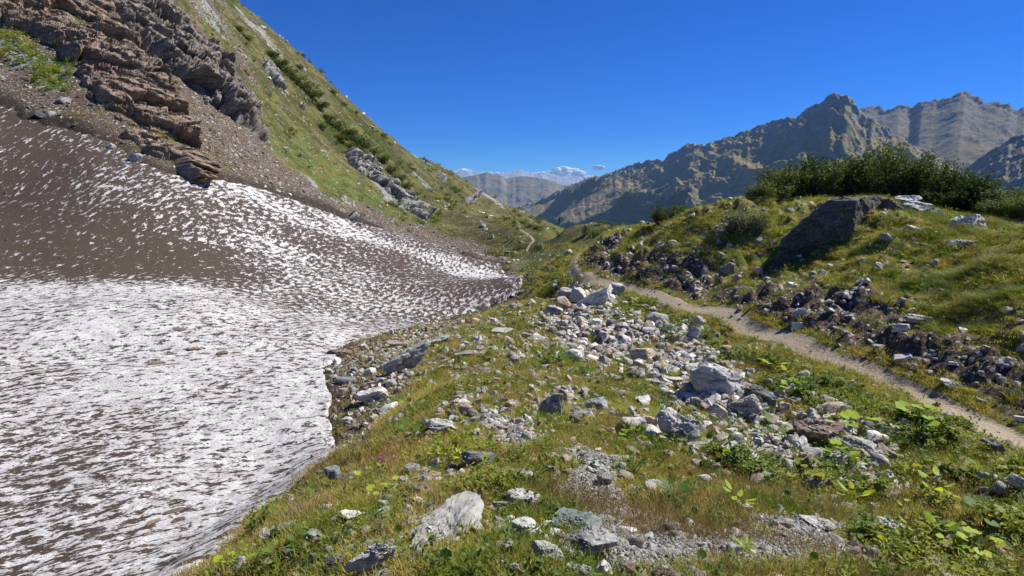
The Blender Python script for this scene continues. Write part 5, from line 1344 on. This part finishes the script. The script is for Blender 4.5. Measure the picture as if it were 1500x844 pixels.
PL = [
 (1248, 650, 46, 'yellow', 5, "big bright yellow-green leaves above the dark wedge rock", 'round', .9),
 (1226, 672, 34, 'yellow', 4, "smaller bright leaf cluster lower left of the biggest one", 'round', .7),
 (1346, 640, 42, 'yellow', 6, "bright yellow-green plant standing right below the path", 'round', 1.2),
 (1336, 616, 30, 'green', 4, "dark green leaf clump just above the bright plant by the path", 'round', .7),
 (1136, 652, 44, 'green', 9, "dark green toothed plant left of the brown square boulder", 'long', .9),
 (926, 650, 32, 'yellow', 7, "yellow-green leaves on turf left of the split pale boulder", 'round', .6),
 (985, 655, 20, 'yellow', 6, "small yellow leaves sprouting before the split pale boulder", 'long', 1.),
 (556, 724, 28, 'yellow', 4, "single broad yellow-green leaves near the purple flower", 'round', .5),
 (578, 716, 20, 'yellow', 4, "round light leaves just right of the broad yellow-green ones", 'round', .6),
 (540, 700, 24, 'yellow', 4, "flat light leaves above the broad yellow-green ones", 'round', .5),
 (446, 800, 40, 'green', 9, "green leafy clump on the bank below the grey slab", 'long', .5),
 (415, 822, 46, 'green', 10, "large green leafy clump at the foot of the bank above the snow", 'long', .5),
 (335, 828, 30, 'yellow', 4, "yellow-green leaves lowest on the bank beside the snow", 'round', .5),
 (352, 812, 24, 'yellow', 4, "pale leaves right above the lowest ones beside the snow", 'round', .5),
 (475, 795, 14, 'yellow', 3, "little pale yellow leaves on rusty turf of the left bank", 'round', .5),
 (608, 640, 44, 'green', 9, "green clump left of the blocky grey slab", 'long', .5),
 (470, 730, 30, 'green', 7, "green clump on the bank above the bluish oval stone", 'long', .5),
 (815, 535, 34, 'green', 9, "dark green plant in turf left of the pale rounded rock", 'long', .5),
 (855, 553, 34, 'green', 8, "grassy green clump right below the pale rounded rock", 'long', .6),
 (640, 672, 18, 'yellow', 5, "small yellow-green leaves left of the dark rounded boulder", 'long', .8),
 (680, 680, 18, 'yellow', 5, "bright leaves tucked against the dark rounded boulder", 'long', .8),
 (988, 735, 50, 'green', 10, "spreading green plant right of the cracked grey slab", 'long', .6),
 (925, 690, 40, 'green', 9, "green grassy plant above the cracked grey slab", 'long', .5),
 (1440, 765, 46, 'green', 6, "broad green leaves drooping near the right edge", 'round', .8),
 (1478, 800, 46, 'green', 6, "broad green leaves lowest at the right edge", 'round', .8),
 (1375, 800, 40, 'yellow', 8, "yellowing leafy plant right of the white weathered rock", 'long', .9),
 (1432, 815, 46, 'yellow', 7, "yellow leafy plant at the lower right corner", 'round', .7),
 (1250, 742, 34, 'yellow', 6, "yellow drooping leaves above the gravel at lower right", 'long', .8),
 (1225, 716, 30, 'green', 5, "green leaves behind the yellow drooping ones", 'round', .8),
 (1370, 730, 36, 'yellow', 6, "pale green leaves in the shade above the white weathered rock", 'long', 1.),
 (1425, 700, 30, 'green', 5, "green leaves below the grey path stone", 'round', .8),
 (1160, 575, 22, 'yellow', 5, "small bright leaves right of the gully rubble", 'round', .8),
 (1132, 545, 26, 'yellow', 5, "light green leaves between gully rubble and path", 'round', .8),
 (955, 452, 22, 'green', 6, "green leaves on the gully edge just below the path", 'round', .8),
 (985, 500, 36, 'green', 8, "dense dark green leaves left of the grey wedge rock", 'round', .8),
 (1042, 515, 34, 'green', 7, "green leaf clump right of the grey wedge rock", 'round', .8),
 (1080, 740, 30, 'yellow', 7, "yellow-green sprigs at the upper edge of the gravel", 'long', .8),
]
for i, (px, py, w, hue, nl, lb, kd, tl) in enumerate(PL):
    leafy_plant(px, py, w, hue, nl, lb, kd, None, i, tl)
    LAND.append((px, py, None))
# smaller ones in the two leafy belts, alike enough to be told apart by place only
LZ = [("1150 570;1300 610;1490 680;1490 830;1340 850;1260 750;1130 700;1000 670;1060 650;1180 690", 36, (12, 24)),
      ("890 435;1000 465;1110 520;1130 560;1040 510;950 490;900 470", 34, (12, 22)), ("790 370;820 400;825 430;785 410", 8, (7, 12)),
      ("430 730;600 640;640 680;560 760;400 830;330 838", 12, (14, 24)), ("820 640;1000 660;1100 700;1000 720;860 680", 10, (14, 24))]
PK = [h for h in (herb("leafy_plant", 160 + i, 6, 4, .24, .32, 'round' if i % 2 else 'long', M_HERB if i < 3 else M_LEAFG) for i in range(6))]
pcount = {}
hero_named = [l for l in LANDR]
plist = []
for ztxt, n_, (s0, s1) in LZ:
    zp = np.array([float(t) for t in ztxt.replace(";", " ").split()]).reshape(-1, 2); got = 0; tries = 0
    while got < n_ and tries < 3000:
        tries += 1
        x = rn.uniform(zp[:, 0].min(), zp[:, 0].max()); y = rn.uniform(zp[:, 1].min(), zp[:, 1].max())
        if sdf(zp, np.array([x]), np.array([y]))[0] < 0: continue
        s = rn.uniform(s0, s1)
        if any((x - a_) ** 2 + (y - b_) ** 2 < (s * .8) ** 2 for a_, b_, _ in plist): continue
        if any((x - a_) ** 2 + (y - b_) ** 2 < (s * .4 + c_ * .45) ** 2 for a_, b_, c_ in rock_objs): continue
        p = ground_at(x, y)[0]
        if np.isnan(p).any() or float(msk(m_path, p[:1], p[1:2])[0]) > .1: continue
        plist.append((x, y, s)); got += 1
        nm = min(hero_named, key=lambda l: (l[0] - x) ** 2 + ((l[1] - y) * 1.3) ** 2); dx, dy = x - nm[0], y - nm[1]
        rel = ("right of" if dx > 0 else "left of") if abs(dx) > abs(dy) * 1.2 else ("behind" if dy < 0 else "in front of")
        pcount.setdefault((nm[2], rel), []).append((s, x, y, p))
for (nm, rel), lst in pcount.items():
    lst.sort(key=lambda c: -c[0])
    for i, (s, x, y, p) in enumerate(lst):
        o = obj("leafy_plant", PK[rn.randrange(6)]); k = s * p[1] / FPX * .85; o.scale = (k, k, k); o.location = (p[0], p[1], p[2] - .01); o.rotation_euler = (0, 0, rn.uniform(0, 6.28))
        pre = (ORD[min(i, 15)] + " ") if len(lst) > 1 else ""
        tag(o, "%slow leafy plant %s the %s" % (pre, rel, nm), "plant", "low leafy plants of the gully")

# --- ferns
def frond_mesh(seed, mat):
    rn = np.random.default_rng(seed); V_, F_, A_ = [], [], []
    for k in range(18):
        t = (k + 1) / 19; L_ = .26 * math.sin(min(1, t * 1.6) * 1.57) * (1 - t) ** .6 + .02
        x = t; z = .55 * t - .5 * t * t
        for sd_ in (-1, 1):
            b = len(V_); V_ += [(x - .022, 0, z), (x + .022, 0, z), (x + .05, sd_ * L_, z - L_ * .25 + rn.normal(0, .01))]; F_.append((b, b + 1, b + 2) if sd_ > 0 else (b, b + 2, b + 1)); A_ += [rn.random()] * 3
    return tris_mesh("frond", V_, F_, mat, A_)
def fern(px, py, wpx, mat, label, n=8, seed=0):
    p = ground_at(px, py)[0]; R_ = wpx * p[1] / FPX / 2
    root = bpy.data.objects.new("fern", None); COL.objects.link(root); root.location = p; tag(root, label, "fern")
    ms = [frond_mesh(seed + i, mat) for i in range(2)]; rn = random.Random(seed)
    for i in range(n):
        f = obj("frond", ms[i % 2], root); k = R_ * rn.uniform(.9, 1.3); f.scale = (k, k, k); f.rotation_euler = (0, rn.uniform(-.7, -.1), 6.283 * i / n + rn.uniform(-.3, .3))
fern(1092, 806, 52, M_LEAFY, "yellow-green fern at the left edge of the lower gravel", 9, 1)
fern(1120, 782, 40, M_LEAFY, "smaller yellow-green fern right behind the larger one", 8, 5)
fern(566, 800, 40, M_LEAFG, "green fern-like clump left of the long slab with the crevice", 8, 9)

# --- tall herbs and flowers
def tall_herb(px, py, wpx, hpx, nst, mat, label, seed, Y=None):
    p = ground_at(px, py)[0]; s = p[1] / FPX; R_, H_ = wpx * s / 2, hpx * s
    root = bpy.data.objects.new("leafy_herb", None); COL.objects.link(root); root.location = p; tag(root, label, "plant")
    rn = np.random.default_rng(seed)
    for k in range(nst):
        an = rn.random() * 6.283; tip = Vector((math.cos(an) * R_ * rn.uniform(.3, 1), math.sin(an) * R_ * rn.uniform(.3, 1), H_ * rn.uniform(.6, 1.05)))
        st = obj("stem", stem_mesh("stem", [tuple(tip)], .004), root)
        V_, F_, A_ = [], [], []
        for l in range(16):
            t = .2 + .8 * l / 15; c = tip * t; lv, lf = leaf_vf('long', H_ * .26 * (1.1 - .5 * t), .2, rn); b = len(V_)
            M_ = Matrix.Translation(c) @ Euler((rn.uniform(.2, .8), 0, l * 2.4)).to_matrix().to_4x4()
            V_ += [tuple(M_ @ Vector(q)) for q in lv]; F_ += [(f[0] + b, f[1] + b, f[2] + b) for f in lf]; A_ += [rn.random()] * len(lv)
        obj("foliage", tris_mesh("foliage", V_, F_, mat, A_), root)
tall_herb(378, 784, 56, 46, 9, M_LEAFG, "upright green herb standing out against the snow edge", 3)
tall_herb(402, 790, 30, 26, 5, M_HERB, "shorter green herb right of the upright one at the snow edge", 4)
def flower(px, py, hpx, head, mat, label, lean=(0, 0), nhead=7, base_z=None):
    p = ground_at(px, py)[0]; H_ = hpx * p[1] / FPX
    root = bpy.data.objects.new("flower", None); COL.objects.link(root); root.location = p; tag(root, label, "flower")
    tip = Vector((lean[0] * H_, lean[1] * H_, H_)); obj("stem", stem_mesh("stem", [tuple(tip)], .003), root)
    rn = np.random.default_rng(int(px)); V_, F_ = [], []
    hs = head * p[1] / FPX / 2
    for k in range(nhead * 6):
        d = rn.normal(size=3); d[2] = abs(d[2]) * .8; d /= np.linalg.norm(d); q = tip + Vector(d) * hs; sd_ = Vector(rn.normal(size=3)).normalized() * hs * .18; b = len(V_)
        V_ += [tuple(tip), tuple(q + sd_), tuple(q - sd_)]; F_.append((b, b + 1, b + 2))
    obj("petals", tris_mesh("petals", V_, F_, mat, None, False), root)
flower(560, 690, 20, 12, M_PINK, "purple-pink flower head among leaves on the left bank")
flower(338, 792, 16, 8, M_PINK, "small purple flower leaning over the snow edge")
flower(884, 656, 14, 9, M_PINK, "small pink flower left of the yellow-green leaves")
flower(794, 772, 12, 7, M_YEL, "tiny yellow flower by the lichened grey block")
flower(724, 806, 12, 8, M_YEL, "tiny yellow flower in the turf right of the long slab")
flower(1358, 640, 50, 13, NT("faded_purple").diffuse((.20, .08, .12), None, .8, .1, .2), "tall faded purple flower stalk beside the path", (.2, 0))

# --- shrubs
def shrub_meshes(seed, nshoot, nleaf, mat, lsize, wide=1.0):
    """unit shrub: 1 m tall, about `wide` m across; upright shoots carrying leaves"""
    rn = np.random.default_rng(seed); V_, F_, A_ = [], [], []; SV, SF = [], []
    for k in range(nshoot):
        an = rn.random() * 6.283; rad = wide * .5 * math.sqrt(rn.random()); H_ = (1 - .30 * (rad / (wide * .5)) ** 2) * rn.uniform(.68, 1.05)
        tip = Vector((math.cos(an) * rad, math.sin(an) * rad, H_)); b0 = Vector((math.cos(an) * rad * .35, math.sin(an) * rad * .35, 0))
        if k % 3 == 0: tube(SV, SF, b0, b0.lerp(tip, .55), .014, .008, 4); tube(SV, SF, b0.lerp(tip, .55), tip, .008, .003, 4)
        for l in range(nleaf):
            t = rn.uniform(.12, 1.0) ** .8; c = b0.lerp(tip, t)
            c += Vector(rn.normal(0, 1, 3)) * (.075 * max(.55, 1.15 - t)) * wide
            s_ = lsize * rn.uniform(.6, 1.2)
            u = Vector(rn.normal(size=3)).normalized(); w = Vector((rn.normal() * .6, rn.normal() * .6, 1)).normalized().cross(u)
            if w.length < .1: continue
            w.normalize(); b = len(V_); v = rn.random()
            V_ += [tuple(c - u * s_), tuple(c + w * s_ * .62), tuple(c + u * s_), tuple(c - w * s_ * .62)]; F_.append((b, b + 1, b + 2, b + 3)); A_ += [v] * 4
    return tris_mesh("foliage", V_, F_, mat, A_, False), tris_mesh("branches", SV, SF, M_STEM)
SHR = [shrub_meshes(500 + i, 56, 92, M_SHRUB, .028, 1.25) for i in range(3)]
WIL = [shrub_meshes(520 + i, 50, 60, M_WILLOW, .035, 2.6) for i in range(2)]
WILN = [shrub_meshes(525 + i, 50, 60, M_WILLOW, .03, 1.25) for i in range(2)]
FSH = [shrub_meshes(530 + i, 40, 30, M_SHRUB, .06, 1.8) for i in range(2)]
def shrub(name, px, ptop, Y, wpx, hpx, pair, label, group, seed):
    a, k, c = ray(px, ptop); r = Y / c; x, y = r * math.sin(a), Y
    ztop = float(r * k); zg = float(height(np.array([x]), np.array([y]))[0]) - .1
    hh = max(hpx * Y / FPX, .3)
    zb = ztop - hh
    if zb > zg: hh = ztop - zg; zb = zg
    else: zb = zg; hh = max(ztop - zg, hh * .6)
    root = bpy.data.objects.new(name, None); COL.objects.link(root); root.location = (x, y, zb)
    w = wpx * Y / FPX; root.scale = (w / 1.25, w / 1.25, hh); root.rotation_euler = (0, 0, seed * 1.7)
    tag(root, label, "shrub", group)
    obj("foliage", pair[0], root); obj("branches", pair[1], root)
TH = [(1128, 262, 28.0, 50, 60), (1150, 236, 29.0, 56, 80), (1180, 226, 29.5, 58, 80), (1212, 225, 29.0, 58, 80), (1243, 220, 30.0, 56, 80), (1272, 218, 29.0, 58, 80), (1300, 204, 29.5, 60, 90), (1332, 214, 29.0, 56, 90), (1366, 222, 28.5, 60, 90),
      (1400, 246, 28.0, 58, 90), (1425, 243, 27.0, 52, 90), (1455, 270, 26.0, 60, 90), (1485, 276, 25.0, 60, 90), (1520, 285, 24.0, 60, 90), (1470, 305, 23.5, 50, 60), (1500, 318, 22.5, 50, 60), (1385, 272, 27.0, 50, 60)]
NM = ["leftmost", "second", "third", "fourth", "fifth", "sixth", "seventh", "eighth", "ninth", "tenth", "eleventh", "twelfth", "thirteenth", "fourteenth"]
order = sorted(range(len(TH)), key=lambda i: TH[i][0])
for n_, i in enumerate(order):
    px, ptp, Y, w, h = TH[i]
    lab = ("%s dense green alder shrub from the left in the thicket behind the knoll" % (NM[n_] if n_ else "outermost")) if n_ < 14 else ("dense green alder shrub, %s from the right end of the thicket" % ["third", "second", "first"][min(n_ - 14, 2)])
    shrub("alder_shrub", px, ptp + 2, Y, w * 1.4, h, SHR[i % 3], lab, "alder shrubs behind the knoll", i)
LS = [(972, 299, 31.5, 40, 12), (1000, 297, 31, 40, 14), (1030, 300, 30, 40, 14), (1060, 298, 29.5, 46, 16), (1100, 290, 28.5, 44, 20)]
for i, (px, ptp, Y, w, h) in enumerate(LS):
    shrub("low_shrub", px, ptp, Y, w, h, (SHR if i < 3 else WILN)[i % 2], "low shrub on the left crest of the knoll, %s from the left" % ["first", "second", "third", "fourth", "fifth"][i], "low shrubs on the crest", i)
for i, (px, ptp, Y, w, h, lb) in enumerate([(1085, 304, 25, 60, 14, "grey-green willow bush just below the crest left of the thicket"), (1112, 308, 24.5, 34, 12, "small grey-green willow bush nearest the thicket's left end")]):
    shrub("willow_bush", px, ptp, Y, w, h, WILN[i % 2], lb, None, i + 3)
# dark shrubs on the great hillside
HS = [(398, 76, 16), (408, 88, 20), (420, 100, 22), (432, 110, 24), (446, 122, 24), (458, 134, 22), (468, 150, 20), (488, 132, 12), (480, 168, 20), (494, 180, 24), (508, 190, 24), (522, 200, 24), (536, 208, 22), (548, 218, 20), (560, 228, 20), (498, 198, 18),
      (514, 210, 18), (572, 244, 18), (584, 256, 18), (596, 268, 16), (560, 196, 9), (606, 282, 14), (592, 290, 12), (440, 96, 12), (352, 40, 14), (362, 52, 12), (470, 182, 14), (604, 246, 9), (652, 290, 9), (742, 318, 10), (766, 322, 12), (776, 328, 12), (786, 330, 9), (760, 314, 8)]
hsl = []
for i, (px, py, w) in enumerate(sorted(HS)):
    p = ground_at(px, py + w * .4)[0]
    if np.isnan(p).any() or p[1] > 400: continue
    k = w * p[1] / FPX
    root = bpy.data.objects.new("hillside_shrub", None); COL.objects.link(root); root.location = (p[0], p[1], p[2] - .15); root.scale = (k * .95, k * .95, k * .55); root.rotation_euler = (0, 0, i)
    hsl.append((px, py, w, root))
    obj("foliage", FSH[i % 2][0], root)
for i, (px, py, w, h, Y, lb) in enumerate([(872, 336, 22, 20, 66, "dark bush on the right shoulder of the grassy hump"), (884, 346, 16, 14, 60, "smaller dark bush right of the first on the hump's shoulder"), (858, 330, 10, 8, 72, "tiny bush on top of the grassy hump")]):
    shrub("hump_bush", px, py, Y, w, h, FSH[i % 2], lb, None, i)
HL = [(360, 110, "tall grey layered cliff"), (425, 130, "grey slab outcrop"), (520, 240, "top of the long pale outcrop"), (590, 305, "foot of the long pale outcrop"), (645, 258, "small skyline outcrop"), (695, 288, "dark overhanging block"), (732, 306, "low broken outcrop"), (780, 345, "far hillside path")]
hc = {}
for (px, py, w, root) in hsl:
    nm = min(HL, key=lambda l: (l[0] - px) ** 2 + (l[1] - py) ** 2); dx, dy = px - nm[0], py - nm[1]
    rel = ("right of" if dx > 0 else "left of") if abs(dx) > abs(dy) else ("above" if dy < 0 else "below")
    hc.setdefault((nm[2], rel), []).append((math.hypot(dx, dy), root))
for (nm, rel), lst in hc.items():
    lst.sort(key=lambda c: c[0])
    for i, (d_, root) in enumerate(lst):
        tag(root, "%s dark hillside shrub %s the %s" % (["nearest", "second nearest", "third nearest", "fourth nearest", "fifth nearest", "sixth nearest", "seventh nearest", "eighth nearest", "ninth nearest"][i], rel, nm), "shrub", "dark shrubs on the hillside")
sc_m = [shrub_meshes(540 + i, 12, 26, M_SHRUB, .09, 2.2)[0] for i in range(2)] + [shrub_meshes(545, 12, 26, M_GRASS, .09, 2.6)[0], shrub_meshes(546, 12, 26, M_TUSSOCK, .08, 2.6)[0]]
strew("hillside_scrub", "low scrub and coarse grass on the great hillside", sc_m, 5200, (GR > 48) * (1 - m_snow) * (1 - np.clip(m_soil, 0, 1) * .9) * (.12 + 1.2 * sstep(.0, .3, scr)) * (1 - m_path2), 48, 280, .7, lambda r, u: (.25 + .9 * u ** 2.5) * (r / 110) ** .5, [0, 1, 0, 2, 2, 3])
# a lone little conifer behind the hump
def conifer(px, ptop, Y, hpx, label):
    a, k, c = ray(px, ptop); r = Y / c; x = r * math.sin(a); zt = float(r * k); H_ = hpx * Y / FPX
    root = bpy.data.objects.new("conifer", None); COL.objects.link(root); root.location = (x, Y, zt - H_); tag(root, label, "tree")
    V_, F_ = [], []; tube(V_, F_, (0, 0, 0), (0, 0, H_ * .95), H_ * .03, H_ * .005, 6); obj("trunk", tris_mesh("trunk", V_, F_, M_STEM), root)
    rn = np.random.default_rng(2); V_, F_, A_ = [], [], []
    for l in range(500):
        t = rn.random() ** .7; an = rn.random() * 6.283; rad = H_ * .30 * (1 - t) * rn.uniform(.3, 1) + .03; q = Vector((math.cos(an) * rad, math.sin(an) * rad, H_ * (.12 + .88 * t) - rad * .25)); s_ = H_ * .045
        u = Vector((math.cos(an), math.sin(an), -.3)) * s_; w = Vector((-math.sin(an), math.cos(an), rn.normal() * .3)) * s_ * .6; b = len(V_)
        V_ += [tuple(q - u), tuple(q + w), tuple(q + u), tuple(q - w)]; F_.append((b, b + 1, b + 2, b + 3)); A_ += [rn.random()] * 4
    obj("crown", tris_mesh("crown", V_, F_, M_SHRUB, A_, False), root)
conifer(820, 318, 88, 13, "lone little dark conifer on the skyline behind the grassy hump")

# --- conifer woods on the far slopes: one mass
X_, Y_, Zf, fo = front
wgt_ = (fo[:-1, :-1] ** 1.5).ravel(); cw_ = np.cumsum(wgt_); nT = 26000
kk_ = np.searchsorted(cw_, RNG.random(nT) * cw_[-1]); ii, jj = np.divmod(np.minimum(kk_, len(wgt_) - 1), X_.shape[1] - 1)
u_, v_ = RNG.random(nT), RNG.random(nT)
def lerp2(G): return (G[ii, jj] * (1 - u_) + G[ii + 1, jj] * u_) * (1 - v_) + (G[ii, jj + 1] * (1 - u_) + G[ii + 1, jj + 1] * u_) * v_
tp = np.stack([lerp2(X_), lerp2(Y_), lerp2(Zf)], 1)
def cone_tree(seed):
    rn = np.random.default_rng(seed); V_, F_ = [], []
    for k in range(3):
        b = len(V_); n_ = 6; z0 = .12 + .26 * k; r = .26 - .07 * k
        V_ += [(math.cos(6.283 * i / n_) * r * rn.uniform(.7, 1.1), math.sin(6.283 * i / n_) * r * rn.uniform(.7, 1.1), z0) for i in range(n_)] + [(0, 0, z0 + .42)]
        F_ += [(b + i, b + (i + 1) % n_, b + n_) for i in range(n_)]
    return tris_mesh("conifer", V_, F_, NT("dark_conifer_wood").diffuse((.018, .032, .018), None, .9, .05), None, False)
s_ = RNG.uniform(14, 30, nT)
scatter("conifer_forest", "dark conifer woods on the far mountain slope", tp, rnd_rot(nT, .02), np.stack([s_, s_, s_], 1), RNG.integers(0, 2, nT), [cone_tree(1), cone_tree(2)])
